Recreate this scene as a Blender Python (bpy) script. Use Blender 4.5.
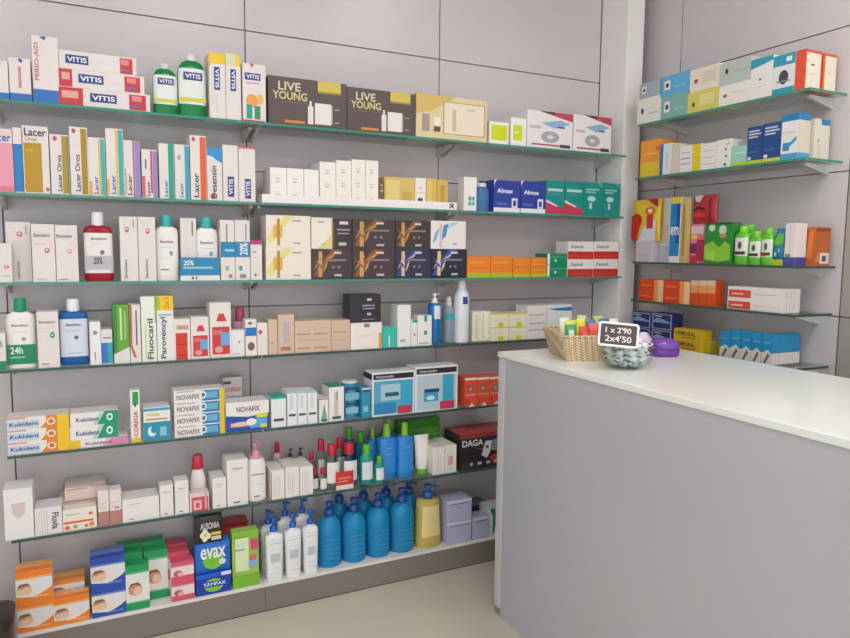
import bpy, bmesh, math, random
from mathutils import Vector, Matrix
random.seed(4)
scene = bpy.context.scene
for _o in list(bpy.data.objects): bpy.data.objects.remove(_o)
COL = scene.collection

# ---------------------------------------------------------------- camera, light, exposure
F = 687.13
CH = 1.35
RT = Vector((0.8956, -0.4448, 0.0097)).normalized()
FW = Vector((0.4435, 0.8908, -0.0993)).normalized()
UP = RT.cross(FW).normalized(); RT = FW.cross(UP).normalized()
CAM = Vector((0, 0, CH))
cd = bpy.data.cameras.new('camera'); cam = bpy.data.objects.new('camera', cd); COL.objects.link(cam)
cd.sensor_width = 36.0; cd.lens = F / 850 * 36.0; cd.clip_start = 0.02
cam.matrix_world = Matrix(((RT.x, UP.x, -FW.x, CAM.x), (RT.y, UP.y, -FW.y, CAM.y), (RT.z, UP.z, -FW.z, CAM.z), (0, 0, 0, 1)))
scene.camera = cam
w = bpy.data.worlds.new('world'); scene.world = w; w.use_nodes = True
w.node_tree.nodes['Background'].inputs[0].default_value = (0.8, 0.85, 0.9, 1)
w.node_tree.nodes['Background'].inputs[1].default_value = 0.3
scene.view_settings.view_transform = 'Standard'
scene.view_settings.look = 'None'
scene.view_settings.gamma = 1
scene.view_settings.use_curve_mapping = False
scene.view_settings.exposure = 0.0
CEIL = 2.95
LAMPS = [(-0.6, 0.85), (0.6, 0.85), (1.75, 0.85), (-0.6, -0.4), (0.6, -0.4), (1.75, -0.4)]
LAMP_W = [2.9, 2.8, 4.9, 3.6, 3.6, 3.6]
for (lx, ly), lw in zip(LAMPS, LAMP_W):
    ld = bpy.data.lights.new('ceiling_lamp_light', 'AREA'); ld.shape = 'SQUARE'; ld.size = 0.55; ld.energy = lw
    ld.color = (1.0, 0.985, 0.975)
    lo = bpy.data.objects.new('ceiling_lamp_light', ld); COL.objects.link(lo); lo.location = (lx, ly, CEIL - 0.035)

# added fill lights for the shelves, set at made-up front and left windows
for wx, wy, wz, sx, sz, rot, en, nm in ((0.2, -2.52, 1.35, 3.6, 2.3, (math.pi / 2, 0, 0), 24, 'front'), (-2.34, -0.4, 1.35, 2.6, 2.0, (math.pi / 2, 0, -math.pi / 2), 15, 'left')):
    ld = bpy.data.lights.new('added_fill_light', 'AREA'); ld.shape = 'RECTANGLE'; ld.size = sx; ld.size_y = sz; ld.energy = en; ld.color = (0.97, 0.985, 1.0)
    lo = bpy.data.objects.new('added_fill_light', ld); COL.objects.link(lo); lo.location = (wx, wy, wz); lo.rotation_euler = rot

# ---------------------------------------------------------------- helpers
def ray(px, py): return FW + RT * ((px - 425) / F) + UP * ((319 - py) / F)
def onY(px, py, Y):
    d = ray(px, py); return CAM + d * (Y / d.y)
def onX(px, py, X):
    d = ray(px, py); return CAM + d * (X / d.x)
def onZ(px, py, z):
    d = ray(px, py); return CAM + d * ((z - CH) / d.z)
def lin(c):
    c /= 255.0
    return c / 12.92 if c <= 0.04045 else ((c + 0.055) / 1.055) ** 2.4
MATS = {}
def M(h, rough=0.45, kind='', bump=0):
    k = (h, rough, kind, bump)
    if k in MATS: return MATS[k]
    m = bpy.data.materials.new('mat_' + h + '_' + (kind or 'plain')); m.use_nodes = True
    nt = m.node_tree; b = nt.nodes['Principled BSDF']
    c = tuple(lin(int(h[i:i + 2], 16)) for i in (0, 2, 4)) + (1,)
    b.inputs['Base Color'].default_value = c
    b.inputs['Roughness'].default_value = rough
    if kind == 'gel':
        b.inputs['Transmission Weight'].default_value = 0.35; b.inputs['Roughness'].default_value = 0.12; b.inputs['IOR'].default_value = 1.35
    elif kind == 'clear':
        t = nt.nodes.new('ShaderNodeBsdfTransparent'); t.inputs[0].default_value = c
        mx = nt.nodes.new('ShaderNodeMixShader'); fr = nt.nodes.new('ShaderNodeLayerWeight'); fr.inputs[0].default_value = 0.35; pw = nt.nodes.new('ShaderNodeMath'); pw.operation = 'POWER'; pw.inputs[1].default_value = 3.0; nt.links.new(fr.outputs['Facing'], pw.inputs[0])
        ad = nt.nodes.new('ShaderNodeMath'); ad.operation = 'ADD'; ad.operation = 'MULTIPLY_ADD'; ad.inputs[1].default_value = 0.5; ad.inputs[2].default_value = 0.03; ad.use_clamp = True
        nt.links.new(pw.outputs[0], ad.inputs[0]); nt.links.new(ad.outputs[0], mx.inputs[0])
        gl = nt.nodes.new('ShaderNodeBsdfGlossy'); gl.inputs['Roughness'].default_value = 0.08
        nt.links.new(t.outputs[0], mx.inputs[1]); nt.links.new(gl.outputs[0], mx.inputs[2])
        nt.links.new(mx.outputs[0], nt.nodes['Material Output'].inputs[0]); b.inputs['Roughness'].default_value = 0.1
    elif kind == 'metal':
        b.inputs['Metallic'].default_value = 0.8
    elif kind == 'emit':
        b.inputs['Emission Color'].default_value = c; b.inputs['Emission Strength'].default_value = 6
    elif kind == 'fill_glow':  # glow for the panes of the added windows
        b.inputs['Emission Color'].default_value = c; b.inputs['Emission Strength'].default_value = 0.5
    elif kind == 'noise':
        n = nt.nodes.new('ShaderNodeTexNoise'); n.inputs['Scale'].default_value = 3.0; n.inputs['Detail'].default_value = 8
        tc = nt.nodes.new('ShaderNodeTexCoord'); nt.links.new(tc.outputs['Object'], n.inputs['Vector'])
        r = nt.nodes.new('ShaderNodeMixRGB'); r.inputs[1].default_value = tuple(x * 0.93 for x in c[:3]) + (1,); r.inputs[2].default_value = tuple(min(1, x * 1.07) for x in c[:3]) + (1,)
        nt.links.new(n.outputs['Fac'], r.inputs[0]); nt.links.new(r.outputs[0], b.inputs['Base Color'])
    if bump:
        n = nt.nodes.new('ShaderNodeTexNoise'); n.inputs['Scale'].default_value = bump
        bp = nt.nodes.new('ShaderNodeBump'); bp.inputs['Strength'].default_value = 0.15
        nt.links.new(n.outputs['Fac'], bp.inputs['Height']); nt.links.new(bp.outputs[0], b.inputs['Normal'])
    MATS[k] = m
    return m

class MB:
    """collects faces with materials, links them as one mesh object"""
    def __init__(s): s.v = []; s.f = []; s.mi = []; s.m = []; s.sm = []
    def mat(s, m):
        if m not in s.m: s.m.append(m)
        return s.m.index(m)
    def face(s, pts, m, smooth=False):
        b = len(s.v); s.v += [tuple(p) for p in pts]; s.f.append(tuple(range(b, b + len(pts)))); s.mi.append(s.mat(m)); s.sm.append(smooth)
    def mesh(s, vs, fs, m, smooth=False):
        b = len(s.v); s.v += [tuple(p) for p in vs]; i = s.mat(m)
        for f in fs: s.f.append(tuple(b + k for k in f)); s.mi.append(i); s.sm.append(smooth)
    def box(s, a, b, m, bev=0.0):
        (x0, y0, z0), (x1, y1, z1) = a, b
        if bev <= 0:
            vs = [(x, y, z) for z in (z0, z1) for y in (y0, y1) for x in (x0, x1)]
            s.mesh(vs, [(0, 2, 3, 1), (4, 5, 7, 6), (0, 1, 5, 4), (2, 6, 7, 3), (0, 4, 6, 2), (1, 3, 7, 5)], m); return
        bm = bmesh.new(); bmesh.ops.create_cube(bm, size=1)
        for v in bm.verts: v.co = Vector(((x0 + x1) / 2 + v.co.x * (x1 - x0), (y0 + y1) / 2 + v.co.y * (y1 - y0), (z0 + z1) / 2 + v.co.z * (z1 - z0)))
        bmesh.ops.bevel(bm, geom=bm.edges[:] + bm.verts[:], offset=bev, segments=2, profile=0.6, affect='EDGES')
        bm.verts.index_update(); s.mesh([v.co[:] for v in bm.verts], [tuple(v.index for v in f.verts) for f in bm.faces], m, False); bm.free()
    def loft(s, rings, m, capb=True, capt=True, smooth=True, closed=True):
        n = len(rings[0]); vs = [p for r in rings for p in r]; fs = []
        for i in range(len(rings) - 1):
            for j in range(n if closed else n - 1):
                k = (j + 1) % n; fs.append((i * n + j, i * n + k, (i + 1) * n + k, (i + 1) * n + j))
        s.mesh(vs, fs, m, smooth)
        if capb and closed: s.face(list(reversed(rings[0])), m)
        if capt and closed: s.face(rings[-1], m)
    def build(s, name, parent=None, loc=(0, 0, 0), rz=0, rot=None):
        me = bpy.data.meshes.new(name); me.from_pydata(s.v, [], s.f)
        for m in s.m: me.materials.append(m)
        me.polygons.foreach_set('material_index', s.mi); me.polygons.foreach_set('use_smooth', s.sm)
        me.update()
        o = bpy.data.objects.new(name, me); COL.objects.link(o)
        if parent is not None: o.parent = parent
        o.location = loc; o.rotation_euler = rot if rot else (0, 0, rz)
        return o
def ring(rx, ry, z, cx=0, cy=0, n=22, p=2.0, a0=0, a1=2 * math.pi, closed=True):
    out = []; N = n if closed else n + 1
    for i in range(N):
        t = a0 + (a1 - a0) * i / n; c, sn = math.cos(t), math.sin(t)
        out.append((cx + rx * math.copysign(abs(c) ** (2 / p), c), cy + ry * math.copysign(abs(sn) ** (2 / p), sn), z))
    return out
def tag(o, label, cat, group=None):
    o['label'] = label; o['category'] = cat
    if group: o['group'] = group
    return o
def struct(o): o['kind'] = 'structure'; return o
def empty(name, loc, rz=0, rot=None):
    o = bpy.data.objects.new(name, None); COL.objects.link(o); o.location = loc; o.rotation_euler = rot if rot else (0, 0, rz); o.empty_display_size = 0.05
    return o
_T = {}
def textmesh(s):
    if s in _T: return _T[s]
    cu = bpy.data.curves.new('lettering_curve', 'FONT'); cu.body = s; cu.resolution_u = 3
    if len(s) > 1: cu.offset = 0.02
    ob = bpy.data.objects.new('lettering_curve', cu); COL.objects.link(ob)
    dg = bpy.context.evaluated_depsgraph_get(); dg.update()
    me = bpy.data.meshes.new_from_object(ob.evaluated_get(dg))
    vs = [v.co[:2] for v in me.vertices]; fs = [tuple(p.vertices) for p in me.polygons]
    x0 = min(v[0] for v in vs); x1 = max(v[0] for v in vs); y0 = min(v[1] for v in vs); y1 = max(v[1] for v in vs)
    _T[s] = ([((v[0] - x0) / (x1 - x0), (v[1] - y0) / (y1 - y0)) for v in vs], fs)
    bpy.data.objects.remove(ob); bpy.data.curves.remove(cu); bpy.data.meshes.remove(me)
    return _T[s]

# faces of a local box: width W (x from -W/2), depth T (y from 0 back), height Hh
def face_pt(face, u, v, W, T, Hh, e):
    if face == 'f': return (-W / 2 + u * W, -e, v * Hh)
    if face == 'l': return (-W / 2 - e, T - u * T, v * Hh)
    if face == 'r': return (W / 2 + e, u * T, v * Hh)
    return (-W / 2 + u * W, v * T, Hh + e)
def art_on(mb, art, W, T, Hh, e0=0.0003):
    for i, a in enumerate(art):
        e = e0 + 0.00012 * i
        if a[0] == 'o':
            _, c, cu, cv, ru, rv = a[:6]; fc = a[6] if len(a) > 6 else 'f'
            mb.face([face_pt(fc, cu + ru * math.cos(t * math.pi / 7), cv + rv * math.sin(t * math.pi / 7), W, T, Hh, e) for t in range(14)], M(c))
        elif isinstance(a[1], list):
            fc = a[2] if len(a) > 2 else 'f'
            mb.face([face_pt(fc, u, v, W, T, Hh, e) for u, v in a[1]], M(a[0]))
        else:
            c, u0, v0, u1, v1 = a[:5]; fc = a[5] if len(a) > 5 else 'f'
            mb.face([face_pt(fc, u, v, W, T, Hh, e) for u, v in ((u0, v0), (u1, v0), (u1, v1), (u0, v1))], M(c))
def text_on(mb, txt, W, T, Hh, e=0.003):
    for t in txt:
        s, c, u0, v0, u1, v1 = t[:6]; rot = t[6] if len(t) > 6 else 0; fc = t[7] if len(t) > 7 else 'f'
        vs, fs = textmesh(s); out = []
        for x, y in vs:
            if rot == 'u': x, y = 1 - y, x
            elif rot == 'd': x, y = y, 1 - x
            out.append(face_pt(fc, u0 + x * (u1 - u0), v0 + y * (v1 - v0), W, T, Hh, e))
        mb.mesh(out, fs, M(c))

# ---------------------------------------------------------------- the place
D = 2.45; WALL = 2.65; XR = 2.2; XW = 2.4
SZ = {1: 1.7891, 2: 1.5129, 3: 1.2394, 4: 0.9682, 5: 0.6967, 6: 0.4236, 7: 0.1086}
RZ = {1: 1.906, 2: 1.676, 3: 1.309, 4: 1.140, 5: 0.950}
X0L, XE = -2.4, 2.4
YB = -2.6
wallm = M('cec8ca', 0.28, 'noise'); groove = M('8f8a8a', 0.6)
def simple(name, a, b, m, bev=0): mb = MB(); mb.box(a, b, m, bev); return struct(mb.build(name))
fl = simple('floor', (X0L, YB, -0.05), (XE, WALL + 0.1, 0), M('cfc7b6', 0.3, 'noise'))
ce = simple('ceiling', (X0L, YB, CEIL), (XE, WALL + 0.1, CEIL + 0.05), M('efeceb', 0.7))
simple('wall_left', (X0L - 0.05, YB, 0), (X0L, WALL + 0.1, CEIL), M('dcd8d8', 0.5))
simple('wall_front', (X0L, YB - 0.05, 0), (XE, YB, CEIL), M('dcd8d8', 0.5))
simple('wall_back', (X0L, WALL + 0.012, 0), (XE, WALL + 0.1, CEIL), M('a09896', 0.8))
simple('wall_right', (XW + 0.012, YB, 0), (XW + 0.1, WALL + 0.1, CEIL), M('a09896', 0.8))
# slatwall cladding: separate panels with open joints between them, on both walls
zg = [0.0, 1.130, 1.640, 2.150, 2.66, CEIL]
xs = [X0L, -1.03, -0.228, 0.566, 1.375, 2.235]
mb = MB(); g = 0.0024
for i in range(len(xs) - 1):
    for j in range(len(zg) - 1):
        mb.box((xs[i] + g, WALL, zg[j] + g), (xs[i + 1] - g, WALL + 0.012, zg[j + 1] - g), wallm)
struct(mb.build('trim_1'))
ys = [YB, -1.6, -0.8, 0.0, 0.73, 1.52, 2.31, WALL]
zr = [0.0, 1.13, 1.64, 2.137, 2.66, CEIL]
mb = MB()
for i in range(len(ys) - 1):
    for j in range(len(zr) - 1):
        grey = i == 4 and zr[j + 1] <= 1.65
        mb.box((XW, ys[i] + g, zr[j] + g), (XW + 0.012, ys[i + 1] - g, zr[j + 1] - g), M('a8a29c', 0.4, 'noise') if grey else wallm)
struct(mb.build('trim_2'))
simple('trim_3', (2.236, 2.472, 0), (2.335, WALL - .0005, CEIL), M('f0eeec', 0.5, 'noise'), 0.004)      # corner column
# baseboard behind the counter
simple('baseboard_left', (X0L, YB, 0), (X0L + 0.012, WALL, 0.08), M('9c9893', 0.5))

for nm, a, b in (('added_window_1', (-1.6, YB + .001, .2), (2.0, YB + .03, 2.5)), ('added_window_2', (X0L + .001, -1.7, .35), (X0L + .03, 0.9, 2.35))):  # unseen windows, added with glowing panes to brighten the shelves
    mb = MB(); mb.box(a, b, M('8a8d90', .4)); o = struct(mb.build(nm))
    mb = MB()
    if nm == 'added_window_1': mb.box((a[0] + .05, b[1], a[2] + .05), (b[0] - .05, b[1] + .002, b[2] - .05), M('dfe8f0', .3, 'fill_glow'))
    else: mb.box((b[0], a[1] + .05, a[2] + .05), (b[0] + .002, b[1] - .05, b[2] - .05), M('dfe8f0', .3, 'fill_glow'))
    mb.build('added_glow_pane', o)
# slotted uprights in the panel joints with their bracket slots
def upright(name, x, y, vertical_axis, label, grp, z0=0.15, z1=2.1):
    mb = MB()
    if vertical_axis == 'b': mb.box((x - 0.0035, y, z0), (x + 0.0035, y + 0.010, z1), M('4a4646', 0.5))
    else: mb.box((x, y - 0.0035, z0), (x + 0.010, y + 0.0035, z1), M('4a4646', 0.5))
    return tag(mb.build(name), label, 'upright', grp)
upright('slotted_upright', -0.228, WALL + 0.001, 'b', 'dark slotted upright in the panel joint at the left end of the long shelves', 'uprights')
upright('slotted_upright', 0.566, WALL + 0.001, 'b', 'dark slotted upright in the panel joint between the first and second shelf bays', 'uprights')
upright('slotted_upright', 1.381, WALL + 0.001, 'b', 'dark slotted upright in the panel joint between the second and third shelf bays', 'uprights')
upright('slotted_upright', XW + 0.001, 2.31, 'r', 'dark slotted upright on the right wall near the corner column', 'uprights', 0.9, 2.2)
upright('slotted_upright', XW + 0.001, 1.52, 'r', 'dark slotted upright at the near end of the right wall shelves', 'uprights', 0.9, 1.75)

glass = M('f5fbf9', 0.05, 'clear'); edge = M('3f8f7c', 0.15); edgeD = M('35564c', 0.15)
steel = M('c6c2be', 0.35)
def bracket(parent, p0, p1, z, side='b'):
    """arm under a glass shelf from the wall to near the front"""
    mb = MB()
    if side == 'b':
        x, ya, yb = p0, p1[0], p1[1]
        mb.mesh([(x - .006, yb, z - .008), (x + .006, yb, z - .008), (x + .006, ya, z - .008), (x - .006, ya, z - .008),
                 (x - .006, yb, z - .045), (x + .006, yb, z - .045), (x + .006, ya, z - .016), (x - .006, ya, z - .016)],
                [(0, 1, 2, 3), (4, 7, 6, 5), (0, 4, 5, 1), (3, 2, 6, 7), (0, 3, 7, 4), (1, 5, 6, 2)], steel)
    else:
        y, xa, xb = p0, p1[0], p1[1]
        mb.mesh([(xb, y - .006, z - .008), (xb, y + .006, z - .008), (xa, y + .006, z - .008), (xa, y - .006, z - .008),
                 (xb, y - .006, z - .045), (xb, y + .006, z - .045), (xa, y + .006, z - .016), (xa, y - .006, z - .016)],
                [(0, 3, 2, 1), (4, 5, 6, 7), (0, 1, 5, 4), (3, 7, 6, 2), (0, 4, 7, 3), (1, 2, 6, 5)], steel)
    return mb.build('bracket', parent)
BAYS = [(-0.262 + 0.03, 0.5635, 'left'), (0.5685, 1.3785, 'middle'), (1.3835, 2.233, 'right')]
ORD = {1: 'top', 2: 'second', 3: 'third', 4: 'fourth', 5: 'fifth', 6: 'sixth'}
for k in range(1, 7):
    for bi, (xa, xb, nm) in enumerate(BAYS):
        mb = MB(); z = SZ[k]; t = 0.008
        if k <= 4 and bi == 0: xa = -0.31
        mb.box((xa, D, z - t), (xb, WALL - 0.001, z - 0.0001), glass)
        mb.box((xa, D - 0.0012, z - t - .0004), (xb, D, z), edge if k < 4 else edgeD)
        o = tag(mb.build('glass_shelf'), '%s glass shelf from the top in the %s bay of the long wall' % (ORD[k].replace('top', 'first'), nm), 'shelf', 'glass shelves on the long wall')
        for xx in (max(xa + 0.012, -0.22), xb - 0.012): bracket(o, xx, (D + 0.075, WALL - 0.001), z)
for k in range(1, 6):
    mb = MB(); z = RZ[k]; t = 0.008
    mb.box((XR, 1.547, z - t), (XW - 0.001, 2.345, z - 0.0001), glass)
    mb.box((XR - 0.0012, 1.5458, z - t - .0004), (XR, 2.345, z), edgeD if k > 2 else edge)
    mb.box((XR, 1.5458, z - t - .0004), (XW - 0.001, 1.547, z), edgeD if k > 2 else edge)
    nm = ['first', 'second', 'third', 'fourth', 'fifth'][k - 1]
    o = tag(mb.build('glass_shelf'), '%s glass shelf from the top on the right wall behind the counter' % nm, 'shelf', 'glass shelves on the right wall')
    bracket(o, 2.25, (XR + 0.07, XW - 0.001), z, 'r'); bracket(o, 1.60, (XR + 0.07, XW - 0.001), z, 'r')
# base plinth with deck, two units
for xa, xb, lb in ((-0.232, 0.5655, 'left grey plinth unit with white deck under the toddler and sanitary cartons'), (0.5665, 2.234, 'right grey plinth unit with white deck under the blue bottles')):
    mb = MB(); mb.box((xa, D + 0.002, 0.004), (xb, WALL - 0.001, SZ[7] - 0.012), M('827b75', 0.45, 'noise'), 0.001)
    mb.box((xa, D + 0.004, 0), (xb, D + 0.03, 0.004), M('2c2a28', 0.6))
    o = tag(mb.build('display_plinth'), lb, 'plinth')
    mb = MB(); mb.box((xa, D, SZ[7] - 0.0118), (xb, WALL - 0.001, SZ[7] - 0.0001), M('e4e2de', 0.35), 0.001); mb.build('deck', o)

# the counter
CX0, CX1, CY1, CZ = 1.336, 2.010, 2.090, 0.988
c0 = empty('shop_counter', (CX0, CY1, 0)); tag(c0, 'long white shop counter with a thick glossy white top', 'counter')
mb = MB(); mb.box((0.004, -2.7, 0), (CX1 - CX0 - 0.004, -0.045, CZ - 0.020), M('b9b8bd', 0.38, 'noise'), 0.001); mb.build('body', c0)
mb = MB(); mb.box((0.002, -0.0445, 0.03), (CX1 - CX0 - 0.004, -0.003, CZ - 0.020), M('cccaca', 0.4, 'noise'), 0.006); mb.build('end_panel', c0)
mb = MB(); mb.box((0.006, -0.040, 0), (0.05, -0.008, 0.0298), M('8f8c8a', 0.4), 0.002); mb.build('foot', c0)
mb = MB(); mb.box((0, -2.7, CZ - 0.0195), (CX1 - CX0, 0, CZ), M('e9eee9', 0.16), 0.0025); mb.build('countertop', c0)

# ceiling light fittings
for i, (lx, ly) in enumerate(LAMPS):
    o = empty('ceiling_light', (lx, ly, CEIL - 0.03))
    tag(o, 'square white flush ceiling light, %s' % ['left one nearest the shelf wall', 'middle one nearest the shelf wall', 'right one nearest the shelf wall', 'left one behind the viewer', 'middle one behind the viewer', 'right one behind the viewer'][i], 'ceiling light', 'ceiling lights')
    mb = MB()
    for a, b in (((-.31, -.31, 0), (.31, -.285, .03)), ((-.31, .285, 0), (.31, .31, .03)), ((-.31, -.285, 0), (-.285, .285, .03)), ((.285, -.285, 0), (.31, .285, .03))): mb.box(a, b, M('e8e8e8', 0.4))
    mb.build('frame', o)
    mb = MB(); mb.box((-.284, -.284, .006), (.284, .284, .012), M('fff6f0', 0.5, 'emit')); mb.build('diffuser', o)

# ---------------------------------------------------------------- product builders
TOP = {}
TOPF = {5: 0.5, 6: 0.85, 7: 0.9}
def place(sh, x0, x1, yt, off, on=None, ybot=None, lift=0.0, dep=0.0):
    """real size and position of an item whose front face spans those pixels of the photograph"""
    if isinstance(sh, str):
        X = XR + off; xm = (x0 + x1) / 2
        a, b = onX(x0, yt, X), onX(x1, yt, X); z0 = RZ[int(sh[1])] if on is None else TOP[on.name]
        zt = onX(xm, yt, X).z; W = abs(a.y - b.y) - 0.0008
        return (X, (a.y + b.y) / 2, z0 + 0.0001 + lift), -math.pi / 2, W, zt - z0 - 0.0002
    Y = D + off; xm = (x0 + x1) / 2
    a, b = onY(x0, yt, Y), onY(x1, yt, Y); z0 = SZ[sh] if on is None else TOP[on.name]
    zt = onY(xm, yt, Y + dep * TOPF.get(sh, 0)).z
    if sh in TOPF and dep: zt = onY(xm + (xm - 92) * -0.0, yt, Y + dep * TOPF[sh]).z
    return ((a.x + b.x) / 2, Y, z0 + 0.0001 + lift), 0, abs(a.x - b.x) - 0.0008, zt - z0 - 0.0002
def K(sh, x0, x1, yt, col, art, txt, label, cat='box', name='carton', group=None, off=0.008, dep=0.09, on=None, h=None, rough=0.42, yaw=0, children=(), bev=0.0009):
    loc, rz, W, Hh = place(sh, x0, x1, yt, off, on, dep=dep)
    if h: Hh = h
    mb = MB(); mb.box((-W / 2, 0, 0), (W / 2, dep, Hh), M(col, rough), bev if Hh > 0.01 else 0)
    art_on(mb, art, W, dep, Hh)
    o = mb.build(name, None, loc, rz + yaw); tag(o, label, cat, group); TOP[o.name] = loc[2] + Hh
    if txt:
        tb = MB(); text_on(tb, txt, W, dep, Hh, 0.0004 + 0.00012 * len(art)); tb.build('lettering', o)
    o['_d'] = 0; del o['_d']
    return o
def stack(n, sh, x0, x1, yt, col, art, txt, labels, **kw):
    """n equal things one on another, the bottom one first in labels"""
    off = kw.get('off', 0.008); loc, rz, W, Hh = place(sh, x0, x1, yt, off, kw.get('on'), dep=kw.get('dep', .09)); h = (Hh - 0.0002 * n) / n
    prev = kw.pop('on', None); out = []
    for i in range(n):
        prev = K(sh, x0, x1, yt, col, art, txt, labels[i], on=prev, h=h, **kw); out.append(prev)
    return out
def row(sh, xsl, yts, col, art, txt, labels, **kw):
    out = []
    for i in range(len(xsl) - 1):
        out.append(K(sh, xsl[i], xsl[i + 1], yts[i] if isinstance(yts, (list, tuple)) else yts, col, art, txt, labels[i], **kw))
    return out

def bottle(sh, x0, x1, yt, prof, bodym, caps, label, cat='bottle', name='bottle', group=None, off=0.03, p=2.0, flat=1.0, labelp=None, txt=None, lift=0.0, on=None, pump=None, neck=None, under=None):
    """prof: (height fraction, half-width fraction) body outline; caps: list of (z0,z1,r0,r1,material,name)"""
    if not isinstance(sh, str): x0 -= 1.0; x1 -= 1.3
    loc, rz, W, Hh = place(sh, x0, x1, yt, off, on, lift=lift)
    R = W / 2; ry = R * flat
    root = empty(name, loc, rz); tag(root, label, cat, group)
    mb = MB(); mb.loft([ring(R * r, ry * r if flat == 1 else ry * (0.35 + 0.65 * r), z * Hh, 0, ry, p=p if r > 0.6 else 2.0) for z, r in prof], bodym); mb.build('body', root)
    for c in caps:
        z0, z1, r0, r1, cm, cn = c
        mb = MB(); rr = min(R, ry) if flat == 1 else R
        mb.loft([ring(rr * r0 * .96, rr * r0 * .96, z0 * Hh, 0, ry), ring(rr * r0, rr * r0, (z0 + (z1 - z0) * .06) * Hh, 0, ry), ring(rr * r1, rr * r1, (z1 - (z1 - z0) * .08) * Hh, 0, ry), ring(rr * r1 * .9, rr * r1 * .9, z1 * Hh, 0, ry)], cm)
        mb.build(cn, root)
    if pump:
        pz0, pz1, pm = pump[:3]; ang = pump[3] if len(pump) > 3 else -0.6
        mb = MB(); zz0, zz1 = pz0 * Hh, pz1 * Hh; s = zz1 - zz0
        mb.loft([ring(R * .42, R * .42, zz0, 0, ry), ring(R * .42, R * .42, zz0 + s * .30, 0, ry), ring(R * .26, R * .26, zz0 + s * .42, 0, ry)], pm)
        mb.loft([ring(R * .15, R * .15, zz0 + s * .42, 0, ry), ring(R * .15, R * .15, zz0 + s * .72, 0, ry)], pm)
        mb.loft([ring(R * .27, R * .27, zz0 + s * .70, 0, ry), ring(R * .27, R * .27, zz1 * .995, 0, ry), ring(R * .18, R * .18, zz1, 0, ry)], pm)
        c, sn = math.cos(ang), math.sin(ang); L = R * .8; wd = R * .11
        q = [(-sn * wd, c * wd), (sn * wd, -c * wd)]
        vs = []
        for dd, za, zb in ((0, zz1 - s * .14, zz1), (L, zz1 - s * .17, zz1 - s * .07)):
            for (ex, ey) in q:
                for z in (za, zb): vs.append((c * dd + ex, ry + sn * dd + ey, z))
        mb.mesh(vs, [(0, 1, 3, 2), (4, 6, 7, 5), (0, 4, 5, 1), (2, 3, 7, 6), (1, 5, 7, 3), (0, 2, 6, 4)], pm)
        mb.build('pump_head', root)
    if labelp:
        z0, z1, a, cm = labelp[:4]; e = 0.0006; h0 = math.pi * 1.5
        rr = lambda zf: max(r for z, r in prof if abs(z - zf) < .5) if False else _pr(prof, zf)
        steps = 5; rings = []
        for i in range(steps + 1):
            zf = z0 + (z1 - z0) * i / steps; r = rr(zf)
            ryy = ry * r if flat == 1 else ry * (0.35 + 0.65 * r)
            rings.append(ring(R * r + e, ryy + e, zf * Hh, 0, ry, n=12, p=p if r > 0.6 else 2.0, a0=h0 - a, a1=h0 + a, closed=False))
        mb = MB(); mb.loft(rings, cm, closed=False)
        if len(labelp) > 4:
            art_on(mb, labelp[4], W, 0.01, Hh, 0.0009)
        lo = mb.build('label', root)
        if txt:
            tb = MB(); text_on(tb, txt, W, 0.01, Hh, 0.0022); tb.build('lettering', lo)
    return root
def _pr(prof, zf):
    for (za, ra), (zb, rb) in zip(prof, prof[1:]):
        if za <= zf <= zb: return ra + (rb - ra) * (zf - za) / max(1e-6, zb - za)
    return prof[-1][1]
WH = 'e3ddda'; NAVY = '27408f'; RED = 'c8353c'; GR = '9a9494'; DK = '4b4548'
def lines(c, u0, u1, vs, t=0.012): return [(c, u0, v, u1, v + t) for v in vs]

# ================================================================ long wall, first (top) shelf
a = [('2b6fc0', 0, 0, 1, .17), ('2b6fc0', 0, 0, 1, .17, 'l'), ('c98f92', .42, .3, .56, .8), ('3a63b0', [(.5, 1), (.66, .95), (.58, .88), (.42, .95)])]
K(1, -14, 7.5, 60, WH, a, [], 'white carton with a blue base, furthest left on the top shelf', 'box')
K(1, 8, 30, 58, WH, a, [], 'short white carton with blue base and faint red lettering, left of the taller one')
K(1, 31, 57.5, 36.5, WH, [('2b6fc0', 0, 0, 1, .2), ('3a63b0', [(.42, 1), (.56, 1), (.5, .94), (.3, .98)]), ('ddd6d4', .32, .25, .34, .9)],
  [('PERIO-AID', 'd06a70', .07, .33, .24, .9, 'u')], 'tall white mouthwash carton with red upright lettering and a wide blue base', dep=.07)
vit = lambda red0, l0: ([(RED, .78 if not red0 else .76, .05, .95, .92), ('d98a86', .79, .55, .9, .85), ('6a6fae', .78, .2, .9, .32), ('e0dad8', .45, .5, .7, .53)] +
        ([(RED, 0, .02, red0, .98), ('e0a79a', .03, .4, red0 * .8, .8)] if red0 else []) + [(NAVY, l0, .3, l0 + .29, .78)],
        [('VITIS', 'f4f2f2', l0 + .02, .4, l0 + .27, .68)])
A, T = vit(.255, .33); v1 = K(1, 58.5, 150, 89.5, WH, A, T, 'red and white toothpaste carton at the bottom of the stack of three', group='toothpaste cartons', dep=.06, h=.055)
A, T = vit(.15, .22); v2 = K(1, 58.5, 144, 72, WH, A, T, 'red and white toothpaste carton in the middle of the stack of three', group='toothpaste cartons', dep=.06, on=v1, h=.055)
A, T = vit(0, .08); v3 = K(1, 58.5, 136, 53, WH, A, T, 'toothpaste carton on top of the stack of three, white at its left end', group='toothpaste cartons', dep=.06, on=v2, h=.055)
gp = [(0, .93), (.03, 1), (.68, 1), (.78, .93), (.86, .72), (.90, .42)]
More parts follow.
